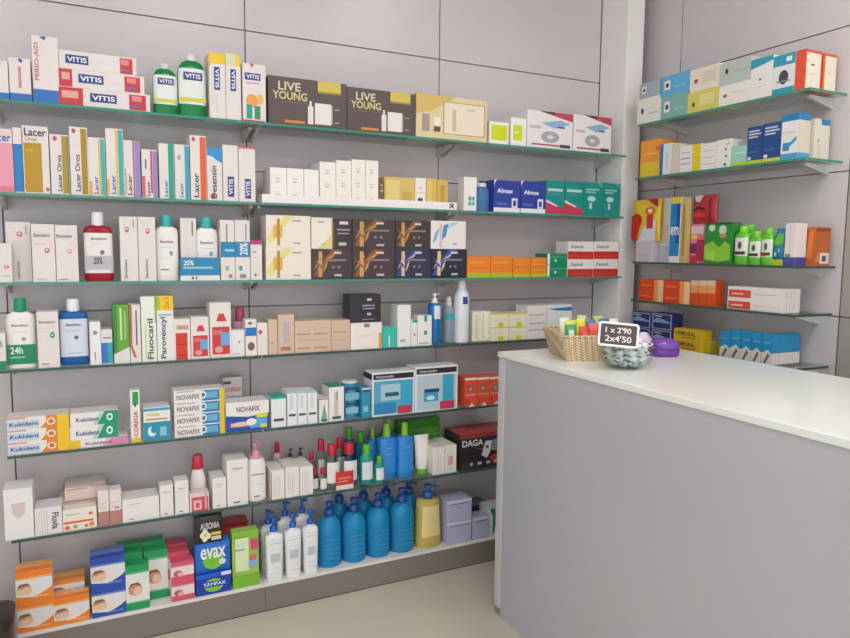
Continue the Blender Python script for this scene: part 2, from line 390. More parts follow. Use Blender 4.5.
for x0, x1, yt, lb in ((153.5, 178.5, 62.5, 'smaller green mouthwash bottle with a white label'), (178.5, 207.5, 53, 'larger green mouthwash bottle with a white label, beside the yellow-topped cartons')):
    bottle(1, x0, x1, yt, gp, M('1f9e58', .15, 'gel'), [(.88, 1, .42, .38, M('d8dcd6', .2), 'cap')], lb, p=3, flat=.62, off=.02,
           labelp=(.20, .76, 1.25, M('e4ebe6', .4), [('d3cf3e', .03, .24, .97, .30), (NAVY, .18, .575, .84, .70)]), txt=[('VITIS', 'eceef0', .24, .60, .78, .675)])
yt_art = [('efc820', 0, .84, 1, 1), ('efc820', 0, .8, .12, 1), (NAVY, .3, .44, .66, .79), ('cfcac8', .15, .2, .2, .4), ('cfcac8', .4, .1, .44, .36)]
K(1, 208.5, 225, 53, WH, yt_art, [('VITIS', 'f4f2f2', .38, .47, .6, .76, 'd')], 'white oral care carton with a deep yellow top, beside the green bottle', group='yellow-topped cartons')
K(1, 225.2, 240.5, 54, WH, [('efc820', .7, .82, 1, 1), ('d5dcae', 0, .82, .7, 1), (NAVY, .3, .44, .68, .77), ('cfcac8', .15, .2, .2, .4)], [('VITIS', 'f4f2f2', .38, .47, .62, .75, 'd')], 'white oral care carton whose yellow top shows only at the corner', group='yellow-topped cartons')
K(1, 242, 265.5, 64, WH, [(NAVY, .1, .72, .78, .84), (RED, 0, 0, .95, .03), ('de6a6a', .12, .66, .7, .675), ('d9534f', [(.3, 1), (.52, 1), (.41, .93)]), ('o', 'e7a24a', .4, .36, .26, .12), ('2f9b93', .16, .05, .4, .3), ('2f8f5f', .5, .05, .75, .28), ('o', 'e9b95c', .75, .4, .15, .09)],
  [('VITIS', 'f4f2f2', .16, .745, .72, .815)], "white children's carton with small coloured figures, beside the brown gift boxes", off=.01)
lyA = [('6a4a3e', .08, .02, .45, .12), ('c98a4a', .2, .05, .45, .11), ('d3bd55', .62, .78, .92, 1.0), ('a68f3c', .62, .74, .92, .78), ('e6e0da', .49, .06, .56, .44), ('e6e0da', .51, .44, .54, .55), ('e9e4de', .58, .07, .79, .52), ('b8b0a6', .79, .09, .81, .5), ('a89a94', .84, .4, .9, .43), ('a89a94', .84, .12, .9, .15), ('7d6a55', .15, .47, .5, .485)]
lyT = [('LIVE', 'd9cfae', .12, .72, .40, .90), ('YOUNG', 'd9cd8f', .05, .53, .48, .70)]
K(1, 268, 346.8, 79.5, '584b4b', lyA, lyT, 'dark brown gift box with cream and gold lettering, the left one of two', group='brown gift boxes', cat='gift box', name='gift_box', dep=.1)
K(1, 347.2, 415.8, 90.5, '584b4b', lyA, lyT, 'dark brown gift box with cream and gold lettering, the right one beside the gold box', group='brown gift boxes', cat='gift box', name='gift_box', dep=.1)
K(1, 416.2, 487.5, 97, 'e0cfa4', [('d4b964', [(0, 1), (.55, 1), (.2, .62), (0, .55)]), ('b09a66', .37, .12, .97, .88), ('eadfca', .385, .14, .955, .86), ('c9bca0', .5, .2, .55, .7), ('c2b49c', .7, .72, .82, .75), ('a89a88', .08, .15, .18, .55), ('efe8de', .24, .3, .33, .5), ('6b5040', .24, .16, .33, .28)],
  [], 'pale gold gift box with a framed cream window', cat='gift box', name='gift_box', dep=.1)
K(1, 489.5, 509, 122, 'f0efe9', [('cfdc1c', .1, .18, .92, .86)], [], 'small white carton with a lime square on its front')
K(1, 511, 526.8, 118, 'f0efe9', [('cfdc1c', .15, .2, .72, .74), ('eef0c0', .25, .45, .5, .5)], [], 'white carton with a narrow lime panel, left of the monitor cartons', dep=.12)
mon = [('c4455e', [(.25, 1), (1, 1), (1, .78)]), ('3a2a30', [(.25, 1), (.6, 1), (.6, .93)]), ('8fb2d6', [(.3, .68), (.72, .8), (.95, .72), (.6, .56)]), ('5b5f70', .66, .58, .82, .63), ('o', 'a7a7ae', .5, .32, .2, .16), ('o', 'd6d4d8', .5, .32, .08, .06), ('b5414c', .1, .08, .95, .12), ('4a4048', .72, .05, .95, .14), ('c9c2c4', .05, .52, .3, .6)]
K(1, 527.5, 573.3, 112, 'e9e6e6', [(c if isinstance(c, str) and c != 'o' else c, *r) for c, *r in mon], [], 'white blood pressure monitor carton with a red corner, the left one', group='monitor cartons', dep=.14)
K(1, 573.8, 612, 116, 'e9e6e6', mon, [], 'white blood pressure monitor carton with a red corner, the right one by the column', group='monitor cartons', dep=.14)

# ================================================================ second shelf
K(2, -20, 11.7, 128, WH, [('e79db4', 0, .02, 1, .78), ('f0c6cf', 0, .9, 1, .98), ('dd7f8e', 0, 0, 1, .1)], [('Lacer', '3b5fa8', .25, .80, .96, .93)], 'pink and white toothpaste carton at the left end of the second shelf', off=.006)
K(2, 12, 21, 127.5, WH, [('1f7fc0', 0, .02, 1, .75)], [], 'narrow blue and white carton between the pink one and the ochre one')
K(2, 21.3, 47.8, 126, WH, [('b8901f', .04, .02, .72, .75), ('c9a23a', .1, .62, .4, .66), ('c98a3a', 0, .1, .7, .115), ('o', 'c0545c', .9, .07, .07, .03)], [('Lacer', DK, .08, .85, .92, .97), ('Oros', 'b49a4a', .1, .775, .55, .84)], 'wide white toothpaste carton with a large ochre block')
K(2, 49, 68.2, 134.5, WH, [('ab9232', .62, .02, .97, .98), ('7a6a3a', .9, .02, .97, .98), ('o', 'c0545c', .28, .93, .12, .04)], [('Lacer Oros', DK, .34, .06, .58, .66, 'u')], 'shorter white carton with an ochre stripe and upright lettering')
K(2, 68.5, 87, 127, WH, [('ab8a22', .62, .02, .95, .98), ('o', 'c0545c', .25, .94, .12, .035)], [('Lacer Oros', DK, .26, .06, .54, .6, 'u')], 'taller white carton with an ochre stripe and upright lettering')
K(2, 87.3, 104.6, 137.5, WH, [('3fb0ae', .72, .02, .97, .98), ('e7b94a', .6, .02, .7, .98), ('e8a95a', .02, .02, .2, .25)], [('Lacer', '3b5fa8', .28, .04, .55, .34, 'u')], 'shorter white carton with a teal and yellow stripe')
K(2, 104.9, 122.6, 128.5, WH, [('3fb0ae', .7, .02, .97, .98), ('e9c04a', .55, .02, .68, .98), ('e8a95a', .02, .02, .15, .25)], [('Lacer', '3b5fa8', .24, .04, .5, .32, 'u')], 'taller white carton with a teal and yellow stripe')
K(2, 123, 139.5, 140.5, WH, [('9a86c6', .68, 0, .98, 1), ('a5767a', .55, 0, .66, 1)], [('Lacer', DK, .2, .04, .46, .4, 'u'), ('Clorhexidina', 'c0545c', .03, .04, .14, .5, 'u')], 'white carton with a lilac stripe and red upright lettering')
K(2, 141, 157, 149.5, WH, [('9a86c6', .7, 0, .98, .98), ('cf4f6a', .55, .1, .68, .98), ('d05a6a', .02, .02, .2, .45), ('4b4548', .22, .6, .3, .8)], [('Lacer', DK, .28, .04, .5, .34, 'u')], 'shortest white carton with a lilac and crimson stripe')
K(2, 158.2, 173.5, 143.5, WH, [('23a08a', .62, 0, .97, 1)], [('Lacer', '3a6a9a', .3, .04, .56, .34, 'u')], 'white carton with a sea green stripe')
K(2, 174, 189, 144.5, WH, [('3a9fc0', .68, 0, .98, .98), ('o', 'b9a5a5', .3, .76, .13, .05)], [('Lacer', '4a6a9a', .3, .04, .55, .3, 'u')], 'white carton with a sky blue stripe')
K(2, 189.5, 206, 135.5, WH, [('e0623a', .6, 0, .97, .98), ('o', 'c0545c', .22, .94, .12, .035)], [('Lacer', DK, .18, .04, .5, .42, 'u')], 'tall white carton with a bright orange stripe')
K(2, 206.5, 221.8, 148, WH, [('2f8fd0', [(.02, 1), (1, 1), (1, .72), (.7, .76), (.35, .84), (.02, .86)]), ('o', 'c8353c', .36, .08, .16, .05)], [('Desensin', '4a2a4a', .25, .04, .62, .66, 'u')], 'white carton with a blue swoosh and dark upright lettering')
K(2, 222.2, 237.8, 145, WH, [(NAVY, .3, .08, .72, .44)], [('VITIS', 'f4f2f2', .38, .12, .64, .4, 'u')], 'plain white carton with an upright navy logo, beside the pink-topped one')
K(2, 238.2, 255, 147, WH, [(NAVY, .36, .06, .72, .42), ('d9687c', 0, .965, 1, 1), ('d9687c', 0, 0, 1, 1, 't')], [('VITIS', 'f4f2f2', .42, .1, .66, .38, 'u')], 'white carton with a pink top edge at the end of the first bay')
# white tray and its cartons
loc, rz, W_, H_ = place(2, 262, 457, 196, .006)
tr = empty('display_tray', loc); tag(tr, 'long white display tray holding white and gold cartons', 'tray')
mb = MB(); th = .030
mb.box((-W_ / 2, 0, 0), (W_ / 2, .004, th), M('f0ecea', .3)); mb.box((-W_ / 2, .136, 0), (W_ / 2, .14, th), M('f0ecea', .3))
mb.box((-W_ / 2, .004, 0), (-W_ / 2 + .004, .136, th), M('f0ecea', .3)); mb.box((W_ / 2 - .004, .004, 0), (W_ / 2, .136, th), M('f0ecea', .3))
mb.box((-W_ / 2 + .004, .004, 0), (W_ / 2 - .004, .136, .012), M('f0ecea', .3)); mb.build('tray_body', tr)
mb = MB(); mb.mesh([(W_ / 2 - .035, -.0006, .010), (W_ / 2 - .031, -.0006, .006), (W_ / 2 - .012, -.0006, .022), (W_ / 2 - .016, -.0006, .026)], [(0, 1, 2, 3)], M('4a4648'))
mb.mesh([(W_ / 2 - .035, -.0008, .022), (W_ / 2 - .031, -.0008, .026), (W_ / 2 - .012, -.0008, .010), (W_ / 2 - .016, -.0008, .006)], [(0, 3, 2, 1)], M('4a4648')); mb.build('logo', tr)
TOP['tray_floor'] = loc[2] + .0121
class _N: name = 'tray_floor'
tf = _N()
dot = [('b7b0ac', .3, .32, .62, .37), ('9a9494', .36, .12, .58, .18), ('e2d9c8', .1, .5, .9, .52)]
for i, (a_, b_) in enumerate(((270, 286.6), (286.8, 303.6), (303.8, 318.8))):
    pos = ['left', 'middle', 'right'][i]
    stack(2, 2, a_, b_, 167.5 + i, 'f1eeea', dot if i < 2 else [], [], ['lower white carton of the %s column in the short stack in the tray' % pos, 'upper white carton of the %s column in the short stack in the tray' % pos], group='white cartons in the tray', off=.012, dep=.11, on=tf)
for i, (a_, b_) in enumerate(((319.5, 335.8), (336, 351.3), (351.5, 365.3), (365.5, 378.5))):
    pos = ['first', 'second', 'third', 'fourth'][i]
    stack(3, 2, a_, b_, [162, 160.5, 159.5, 160.5][i], 'f1ede4', dot, [], ['%s white carton of the %s column in the tall stack in the tray' % (q, pos) for q in ('bottom', 'middle', 'top')], group='white cartons in the tray', off=.012, dep=.11, on=tf)
K(2, 379, 384, 180, '6e5f3c', [('c9bf9a', .3, .1, .7, .2), ('c9bf9a', .3, .5, .7, .6), ('c9bf9a', .3, .75, .7, .82)], [], 'narrow dark gold carton between the white and the gold ones in the tray', off=.012, on=tf)
K(2, 384.3, 415, 177.5, 'd6b967', [('e2cb84', .05, .1, .5, .9), ('c7a754', .6, .1, .9, .5)], [], 'wide gold carton in the white tray', off=.012, on=tf)
K(2, 415.3, 426, 178, 'efeae4', [('4a4440', .25, .1, .7, .28), ('b0a8a0', .3, .62, .65, .66), ('c0a070', .1, .45, .9, .47)], [], 'narrow white carton between the two gold ones in the tray', off=.012, on=tf)
K(2, 426.3, 437, 178.5, 'd8b85c', [('e2c878', .1, .1, .5, .9)], [], 'left of the two narrow gold cartons at the right of the tray', off=.012, on=tf)
K(2, 437.3, 448, 180, 'd4b35a', [('c49a44', .3, .1, .7, .8)], [], 'right of the two narrow gold cartons at the right of the tray', off=.012, on=tf)
K(2, 464, 477, 177, 'eceae8', [('5fa79a', .35, .3, .6, .42), ('5fa79a', .65, .3, .85, .42), ('5fa79a', .35, .16, .6, .27), ('5fa79a', .65, .16, .85, .27)], [], 'white carton with four green squares, left of the blue pump bottle', dep=.05)
bottle(2, 477.8, 493, 180.5, [(0, .9), (.04, 1), (.66, 1), (.78, .8), (.82, .5)], M('5d8fd0', .15, 'gel'), [(.80, .93, .62, .6, M('e8e8ea', .3), 'collar')], 'small light blue bottle with a white and black pump on the second shelf', flat=.7, p=2.6, pump=(.90, 1.0, M('3a3a44', .4), .2))
alm = [('eceaf0', 0, 0, 1, .14), ('2a3f9c', 0, .14, 1, 1), ('5068b8', .1, .22, .52, .3), ('eceaf0', .68, .15, .9, .45), ('3c4c9a', .73, .2, .85, .38), ('eceaf0', [(0, 1), (.12, 1), (.04, .93), (0, .8)])]
K(2, 494, 520.5, 180.5, '2a3f9c', alm, [('Almax', 'f0f0f6', .12, .60, .72, .74)], 'blue antacid carton with white lettering, the left one of two', group='blue antacid cartons')
K(2, 521, 546, 181.5, '2a3f9c', alm, [('Almax', 'f0f0f6', .12, .58, .72, .72)], 'blue antacid carton with white lettering, the right one beside the teal cartons', group='blue antacid cartons')
tl = [('b8d8d4', .1, .68, .9, .76), ('4a8a9a', .1, .58, .7, .64), ('c83a5a', [(0, 0), (1, 0), (1, .16), (0, .42)]), ('e6e4e4', [(0, .36), (.6, .22), (.62, .26), (0, .43)])]
for i, (a_, b_) in enumerate(((546.4, 565), (565.3, 584))):
    K(2, a_, b_, 180.5 + i, '168f88', tl, [], 'teal carton with a red corner triangle, %s of the pair' % ['left', 'right'][i], group='teal cartons')
tl2 = [('9fd0ca', .1, .68, .6, .72), ('9fd0ca', .1, .76, .8, .8), ('o', 'b8dcd8', .4, .5, .22, .08), ('b8dcd8', .3, .2, .42, .38), ('5fb5ae', [(.6, 1), (.8, 1), (1, .9), (1, .84)])]
for i, (a_, b_) in enumerate(((584.3, 603.5), (603.8, 620.5))):
    K(2, a_, b_, 182.3 + i, '168f88', tl2, [], ['teal carton with a pale cross-shaped picture, left of the last one', 'last teal carton on the second shelf, by the white column'][i], group='teal cartons', off=.003, dep=.14)

# ================================================================ third shelf
dots = lambda u, v: [('d98a92', u + .05 * i, v + .02 * (i % 3) - .02 * i, u + .05 * i + .022, v + .02 * (i % 3) - .02 * i + .008) for i in range(6)] + [('d98a92', u + .05 * i, v - .05 + .02 * (i % 3) - .02 * i, u + .05 * i + .022, v - .042 + .02 * (i % 3) - .02 * i) for i in range(6)]
em = lambda u, v, c='d0606a': [('o', c, u, v, .12, .045), ('o', 'f2d8d8', u - .01, v + .008, .06, .02)]
K(3, -12, 11, 243, WH, em(.75, .4) + [('b8d0c0', .3, .15, .9, .18)], [], 'small low white carton at the left end of the third shelf', off=.004, dep=.04)
K(3, 5, 30, 222, WH, em(.55, .8) + dots(.15, .95) + [('8a8488', .8, .8, .84, .95), ('a8a0a4', .42, .05, .5, .35)], [], 'white carton with pink dots and a round red emblem near its top left', off=.055, dep=.06)
K(3, 30.4, 54, 224, WH, em(.66, .55) + dots(.6, .72) + [('c4bcbc', .1, .66, .6, .67), ('b0a0a0', .2, .05, .6, .06)], [('Bexident', '8a8488', .1, .78, .8, .84)], 'white oral care carton with a red emblem, left of the one beside the red bottle', group='red emblem cartons')
K(3, 54.4, 77, 225, WH, em(.62, .54, 'dca0a6') + dots(.6, .7) + [('8a8488', .1, .04, .5, .055)], [('Bexident', '8a8488', .06, .78, .76, .84)], 'white oral care carton with a faint pink emblem, beside the red bottle', group='red emblem cartons')
bottle(3, 83, 113.5, 212, [(0, .92), (.03, 1), (.70, 1), (.78, .92), (.815, .45)], M('c02444', .12, 'gel'), [(.80, 1, .42, .40, M('eeeef0', .3), 'cap')], 'red mouthwash bottle with a white cap and a grey discount band', flat=.55, p=4,
       labelp=(.12, .70, 1.15, M('ece6e6', .4), [('c4bcbc', .24, .54, .7, .545), ('o', '6a7a90', .62, .42, .08, .035), ('bdbcc0', .02, .17, .98, .37)]), txt=[('20%', DK, .32, .25, .62, .35), ('Bexident', '8a8488', .26, .60, .76, .64)])
cd_ = dots(.08, .97) + em(.4, .8) + [('8a8488', .75, .82, .8, .95)]
K(3, 119, 137, 216.5, WH, cd_, [('Bexident', '8a8488', .2, .05, .36, .34, 'u')], 'tall white carton with pink dots, right next to the red bottle', group='tall dotted cartons')
K(3, 137.3, 155, 216.8, WH, dots(.1, .95) + em(.55, .78), [('Bexident', '8a8488', .36, .05, .52, .34, 'u')], 'tall white carton with pink dots, left of the teal-capped bottle', group='tall dotted cartons')
wb = [(0, .93), (.02, 1), (.72, 1), (.79, .9), (.835, .5)]
wl = lambda x, yt, c, lb, extra=[]: bottle(3, x[0], x[1], yt, wb, M('eeebe8', .35), [(.82, 1, .5, .46, M(c, .3), 'cap')], lb, flat=.55, p=3.4,
     labelp=(.08, .70, .9, M('f0eeec', .45), [('c4c0c0', .2, .5, .75, .507), ('o', '7fa8ac', .66, .42, .08, .04), ('c4c0c0', .2, .34, .6, .347), ('8a8488', .2, .16, .55, .18)] + extra), txt=[('Bexident', '8a8488', .2, .575, .76, .62)])
wl((155.5, 179.5), 215, '38b3b4', 'white bottle with a teal cap left of the blue band', )
wl((196, 219.5), 217, '38b3b4', 'white bottle with a teal cap partly behind the blue discount band')
K(3, 180, 196, 218, WH, [('8a8488', .7, .72, .8, .95), ('c4c0c0', .3, .5, .6, .505)], [], 'tall white carton between the two teal-capped bottles', off=.03, dep=.06)
loc, rz, W_, H_ = place(3, 179.8, 219.6, 257.5, .004)
for nm, (zA, zB), x0, x1, lb, tx in (('a', (.25, .92), 179.8, 219.6, 'blue promotional band with white writing in front of a bottle and a carton', ('20%', .08, .66, .36, .84)), ):
    mb = MB(); hh = H_; mb.box((-W_ / 2, 0, 0), (W_ / 2, .0012, hh), M('1f86b4', .4)); mb.box((-W_ / 2, .0012, 0), (W_ / 2, .018, .001), M('1f86b4', .4))
    art_on(mb, [('e8e6e4', 0, 0, 1, .22), ('9fcbe0', .08, .52, .82, .6), ('6a6a70', .28, .06, .34, .18), ('6a6a70', .38, .06, .42, .18)], W_, .0012, hh)
    o = tag(mb.build('promotional_band', None, loc), lb, 'promotional band'); tb = MB(); text_on(tb, [('20%', 'e8f2f6', .08, .66, .34, .88)], W_, .001, hh, .002); tb.build('lettering', o)
# the two upright cartons with a second blue band
bb = [('1f86b4', 0, .385, 1, .64), ('o', '7fb89a', .45, .2, .13, .045), ('8a8488', .4, .64, .5, .93), ('8a8488', .55, .04, .8, .1)]
K(3, 219.9, 234.3, 220, WH, bb + [('9fcbe0', .3, .48, 1, .52)], [], 'white carton crossed by a blue band, with a green emblem', off=.006)
K(3, 234.5, 249.6, 220, WH, [('1f86b4', 0, .385, 1, .64), ('o', '3fa5b0', .35, .2, .13, .045), ('8a8488', .7, .66, .78, .93), ('8a8488', .3, .04, .7, .1)], [('20%', 'e8f2f6', .3, .42, .85, .62, 'u')], 'white carton crossed by a blue band, with a teal emblem', off=.006)
K(3, 250.2, 262, 240.5, WH, [('c43a78', 0, .9, 1, 1), ('c43a78', 0, 0, 1, 1, 't'), ('8a8488', .2, .7, .5, .73), ('6a6a70', .3, .1, .5, .16)], [], 'small white carton with a magenta top, at the end of the third shelf first bay')
gold = [('e6d890', [(0, .25), (.12, .55), (.4, .98), (.62, .98), (.36, .6), (.1, .1)]), ('e0b25a', .16, .3, .36, .7), ('b98a3a', .24, .06, .30, .9), ('9a9494', .58, .82, .78, .86), ('a8a2a0', .6, .12, .76, .16)]
g1 = K(3, 265.8, 311, 247.5, 'ece4d8', gold, [], 'lower of two stacked cream ampoule cartons with a yellow splash', group='cream ampoule cartons')
K(3, 265.8, 310.5, 215.5, 'ece4d8', gold, [], 'upper of two stacked cream ampoule cartons with a yellow splash', group='cream ampoule cartons', on=g1)
amp = lambda c1, c2: [(c1, [(.04, .1), (.2, .5), (.5, .98), (.72, .98), (.4, .55), (.2, .1)]), ('5a4a46', .42, .1, .98, .7), (c2, .17, .08, .26, .92), (c2, [(.06, .3), (.16, .62), (.3, .8), (.2, .55)]), (c2, [(.3, .62), (.52, .74), (.6, .92), (.5, .8)]), (c1, [(.05, .7), (.2, .5), (.34, .3), (.15, .45)]), (c2, [(.28, .2), (.36, .4), (.4, .66), (.32, .45)]), ('ddd0c8', .55, .84, .73, .91), ('8f8288', .42, .6, .86, .66), ('8f8288', .5, .36, .56, .44), ('8f8288', .64, .36, .7, .44), ('c8bebc', .56, .1, .74, .17)]
br = '453a3c'
lo = []
bot = [(311.3, 352, br, amp('8a5a3a', 'c99a5c'), 'brown ampoule carton at the left of the lower row'), (352.3, 395, '48383c', amp('8f5a30', 'd0a060'), 'brown ampoule carton in the lower row, left of the navy pair'), (395.3, 431, '2e3350', amp('2f4f90', 'e0b498'), 'dark navy ampoule carton in the lower row, left of the blacker one'), (431.3, 467, '20263c', amp('2a5fae', 'e6c49a'), 'near-black ampoule carton with a bright blue splash, last in the lower row')]
for a_, b_, c_, ar, lb in bot:
    ar = [x for x in ar if x[0] != '5a4a46']
    lo.append(K(3, a_, b_, 249, c_, ar, [], lb, group='dark ampoule cartons'))
K(3, 311.3, 332.5, 217.5, 'ece4d8', [('dcd48a', [(.3, 0), (1, .5), (1, .1), (.8, 0)]), ('9a9494', .3, .84, .6, .88), ('a8a2a0', .45, .14, .7, .17), ('d8c49a', .93, 0, 1, .95)], [], 'narrow cream carton standing on the brown one in the upper row', on=lo[0])
K(3, 332.8, 352, 219, '3a3234', [('ddd0c8', .35, .82, .8, .92), ('a8a0a0', .2, .62, .9, .67), ('a8a0a0', .25, .5, .85, .54), ('c8bebc', .3, .12, .7, .22), ('6a4a30', 0, .05, .1, .9)], [], 'narrow black carton with small white lettering in the upper row', on=lo[0])
ab = [x for x in amp('8a5a30', 'c89858') if x[0] != '5a4a46']
K(3, 352.3, 395, 219.5, '46383a', ab, [], 'brown ampoule carton in the upper row, beside the narrow black one', on=lo[1], group='dark ampoule cartons')
K(3, 395.4, 430.5, 220.5, '3c3434', ab, [], 'brown ampoule carton in the upper row, beside the white and blue one', on=lo[2], group='dark ampoule cartons')
K(3, 431, 466, 221, 'e9e6e4', [('7fb4d8', [(.05, .2), (.12, .6), (.25, .75), (.15, .3)]), ('3f8fc4', [(.3, .3), (.36, .85), (.5, .9), (.42, .45)]), ('a9d0e6', [(.42, .7), (.6, .95), (.8, .95), (.5, .72)]), ('dcc4b4', .24, .06, .32, .9), ('6a6468', .62, .16, .74, .2)], [], 'white ampoule carton with a blue feather pattern, on top of the near-black one', on=lo[3])
oa = [('b9bf28', 0, 0, 1, .24), ('f0a050', .12, .66, .75, .76), ('d86a20', .1, .45, .9, .47)]
for i, (a_, b_) in enumerate(((467.3, 490.5), (490.8, 512.5))):
    K(3, a_, b_, 256.5, 'ee8524', oa, [], ['orange carton with a lime base, beside the near-black carton', 'orange carton with a lime base, second from the near-black carton'][i], group='orange and lime cartons')
for i, (a_, b_) in enumerate(((512.8, 530.5), (530.8, 546.8))):
    o = K(3, a_, b_, 267.5, 'e98428', [('b9bf28', 0, 0, 1, .36)] + lines('f0b070', .1, .8, [.7], .06), [], 'lower carton of the %s orange pair' % ['left', 'right'][i], group='orange and lime cartons')
    K(3, a_, b_, 257.5, 'e98428', lines('f0a860', .1, .85, [.3, .66], .07), [], 'upper carton of the %s orange pair' % ['left', 'right'][i], group='orange and lime cartons', on=o)
gn = [('e6ece8', 0, .05, .12, 1), ('4fb090', .2, .66, .9, .74), ('d0e6dc', .35, .3, .45, .5)]
stack(2, 3, 547.5, 568, 253.5, '128a62', gn, [], ['lower of the two green cartons beside the red and white ones', 'upper of the two green cartons beside the red and white ones'], group='green cartons')
rw = [('c8322c', 0, 0, 1, .44), ('d8453c', .05, .12, .95, .2)]
for i, (a_, b_) in enumerate(((568.3, 593.8), (594, 618.8))):
    stack(2, 3, a_, b_, 241.5, 'eae6e2', rw, [('Daxicolt', '6a6468', .12, .62, .6, .8)], ['lower %s of four white and red cartons' % ['left', 'right'][i], 'upper %s of four white and red cartons' % ['left', 'right'][i]], group='white and red cartons', off=.004)

# ================================================================ fourth shelf
K(4, -10, 5, 333, WH, [('138a5c', 0, 0, 1, .25), ('o', '9aa8a0', .7, .7, .1, .1)], [], 'low white and green carton cut off at the left of the fourth shelf', dep=.05)
bottle(4, 5, 35, 298.5, [(0, .94), (.02, 1), (.70, 1), (.77, .92), (.81, .5)], M('eeebe8', .35), [(.80, 1, .46, .42, M('17946a', .3), 'cap')], 'white mouthwash bottle with a green cap and green 24 hour band', flat=.55, p=3.6,
       labelp=(.02, .70, 1.35, M('eeecea', .45), [('c4c0c0', .2, .52, .8, .525), ('o', '9a9ea0', .6, .42, .08, .03), ('138a5c', .0, .06, 1.0, .34), ('9fd0b8', .12, .15, .62, .17)]), txt=[('24h', 'e8f4ec', .12, .21, .55, .31), ('Bexident', '8a8488', .2, .60, .78, .635)])
K(4, 36, 58, 311.5, WH, [('c4c0c0', .1, .7, .8, .705), ('o', '1f9a6e', .7, .58, .12, .055), ('o', 'bfe0d0', .7, .58, .05, .02), ('8a8488', .15, .06, .5, .08)], [('Bexident', '8a8488', .1, .79, .85, .84)], 'white carton with a green round emblem, between the white and the blue bottle')
bottle(4, 58.5, 88.5, 299, [(0, .92), (.03, 1), (.72, 1), (.79, .94), (.82, .45)], M('2474c4', .12, 'gel'), [(.81, 1, .46, .44, M('eeeef0', .3), 'cap')], 'blue mouthwash bottle with a white cap and pale label', flat=.55, p=4,
       labelp=(.13, .70, 1.1, M('d8dfec', .4), [('9aa0b0', .24, .52, .74, .527), ('o', '5a6478', .58, .42, .08, .03), ('8a90a0', .24, .18, .74, .187)]), txt=[('Bexident', '5a5a6a', .25, .595, .75, .635)])
K(4, 88.9, 100.3, 322, 'e8eaea', [('o', '7a9aa0', .5, .75, .2, .05), ('8a8488', .4, .1, .5, .3)], [], 'slim white carton right of the blue bottle')
K(4, 100.6, 112, 329.5, WH, [('2a72c4', 0, .03, .55, .62), ('26a8b4', .55, .03, 1, .62), ('8a8488', .2, .74, .9, .78)], [], 'small white carton with a blue and teal lower half')
K(4, 112.3, 128.5, 305, '63a83a', [('3a8a34', 0, .2, .25, 1), (WH, [(0, 0), (1, 0), (1, .28), (0, .16)]), ('cfe0a0', .42, .4, .55, .95), ('b4d488', .7, .4, .78, .9)], [], 'light green carton with a white slanted base')
K(4, 128.8, 140, 304.5, WH, [('b86a58', [(0, 1), (.25, 1), (.2, .3), (.6, .08), (.3, .1), (0, .3)]), ('5a5468', .55, .3, .68, .9)], [], 'white carton with a curved brown-red edge')
K(4, 140.3, 155.5, 296.5, 'e6ebe2', [('c3d488', .22, .05, .32, .6), ('a8c860', .9, .6, 1, 1)], [('Fluocaril', '4a4a4c', .38, .04, .78, .66, 'u')], 'tall pale green carton with long dark upright lettering', rough=.35)
K(4, 155.8, 173, 296, 'e6e8e4', [('f0c61a', .2, .78, 1, 1), ('9ac23c', 0, .78, .2, 1), ('8a9fc0', .1, .70, .9, .72)], [('2x1', 'e0862a', .45, .8, .75, .97, 'u'), ('Parogencyl', '4a4a54', .2, .04, .62, .68, 'u')], 'tall carton with a yellow and orange sticker and upright lettering')
K(4, 173.4, 190, 319, 'eae2da', [('d8361e', .1, .0, .82, .66), ('b02a18', .1, .36, .82, .40), ('a8281a', .1, .1, .8, .13)], [('ORANGE', 'b04a40', .15, .74, .88, .85)], 'white carton with a solid red orange block')
rb = [('cf3a40', [(.3, .66), (.42, .8), (.66, .8), (.78, .66)]), ('cf3a40', .1, .06, .92, .56), ('d87078', .14, .42, .6, .5), ('6aa8d6', .5, .22, .92, .46), ('o', 'e2a0a0', .4, .15, .2, .06)]
K(4, 190.4, 208.8, 317, 'e8e0dc', rb, [], 'shorter white carton with a printed red bottle and blue patch', dep=.07)
K(4, 209.2, 230.8, 302.5, 'e8e0dc', rb, [], 'taller white carton with a printed red bottle and blue patch', dep=.07)
K(4, 231.2, 244.5, 330, 'e9e6ea', [('o', '9a94a4', .6, .55, .08, .05), ('8a8488', .1, .1, .6, .12)], [], 'low white carton in front of the pink jar', dep=.05)
bottle(4, 233, 251, 308, [(0, .9), (.05, 1), (.62, 1), (.7, .8)], M('cf9ab8', .2), [(.68, 1, .55, .5, M('b0486a', .3), 'cap')], 'pink jar with a darker pink cap behind the low white carton', off=.075, flat=.8)
K(4, 245, 256.5, 319.5, 'ece6dc', [('1f78c4', .02, .55, .98, .78), ('o', '6f6a50', .5, .26, .32, .12), ('7a7a80', .25, .86, .6, .94)], [], 'cream carton with a blue label and a brown oval', dep=.05)
K(4, 257, 267.5, 323, 'e8e2de', [('o', 'd05a50', .3, .72, .2, .07)], [], 'cream carton with a small red spot at the end of the fourth shelf first bay', dep=.05)
bg = 'd6bba6'
K(4, 268, 277.5, 319.5, bg, [('a08a78', .3, .3, .55, .34)], [], 'narrow beige carton, first of the beige ones')
K(4, 277.8, 294.3, 314.5, bg, [('b9aeb4', .3, .28, .7, .8), ('b07a62', .15, .08, .75, .18)], [], 'beige carton with a mauve panel, tallest of the beige ones')
bgl = [('a98a78', .06, .56, .42, .6), ('a98a78', .52, .56, .9, .6), ('a98a78', .06, .12, .4, .16), ('a98a78', .52, .12, .9, .16), ('c09a80', .05, .38, .9, .4)]
K(4, 294.6, 331, 320.5, bg, bgl, [], 'wide beige carton with two rows of small lettering')
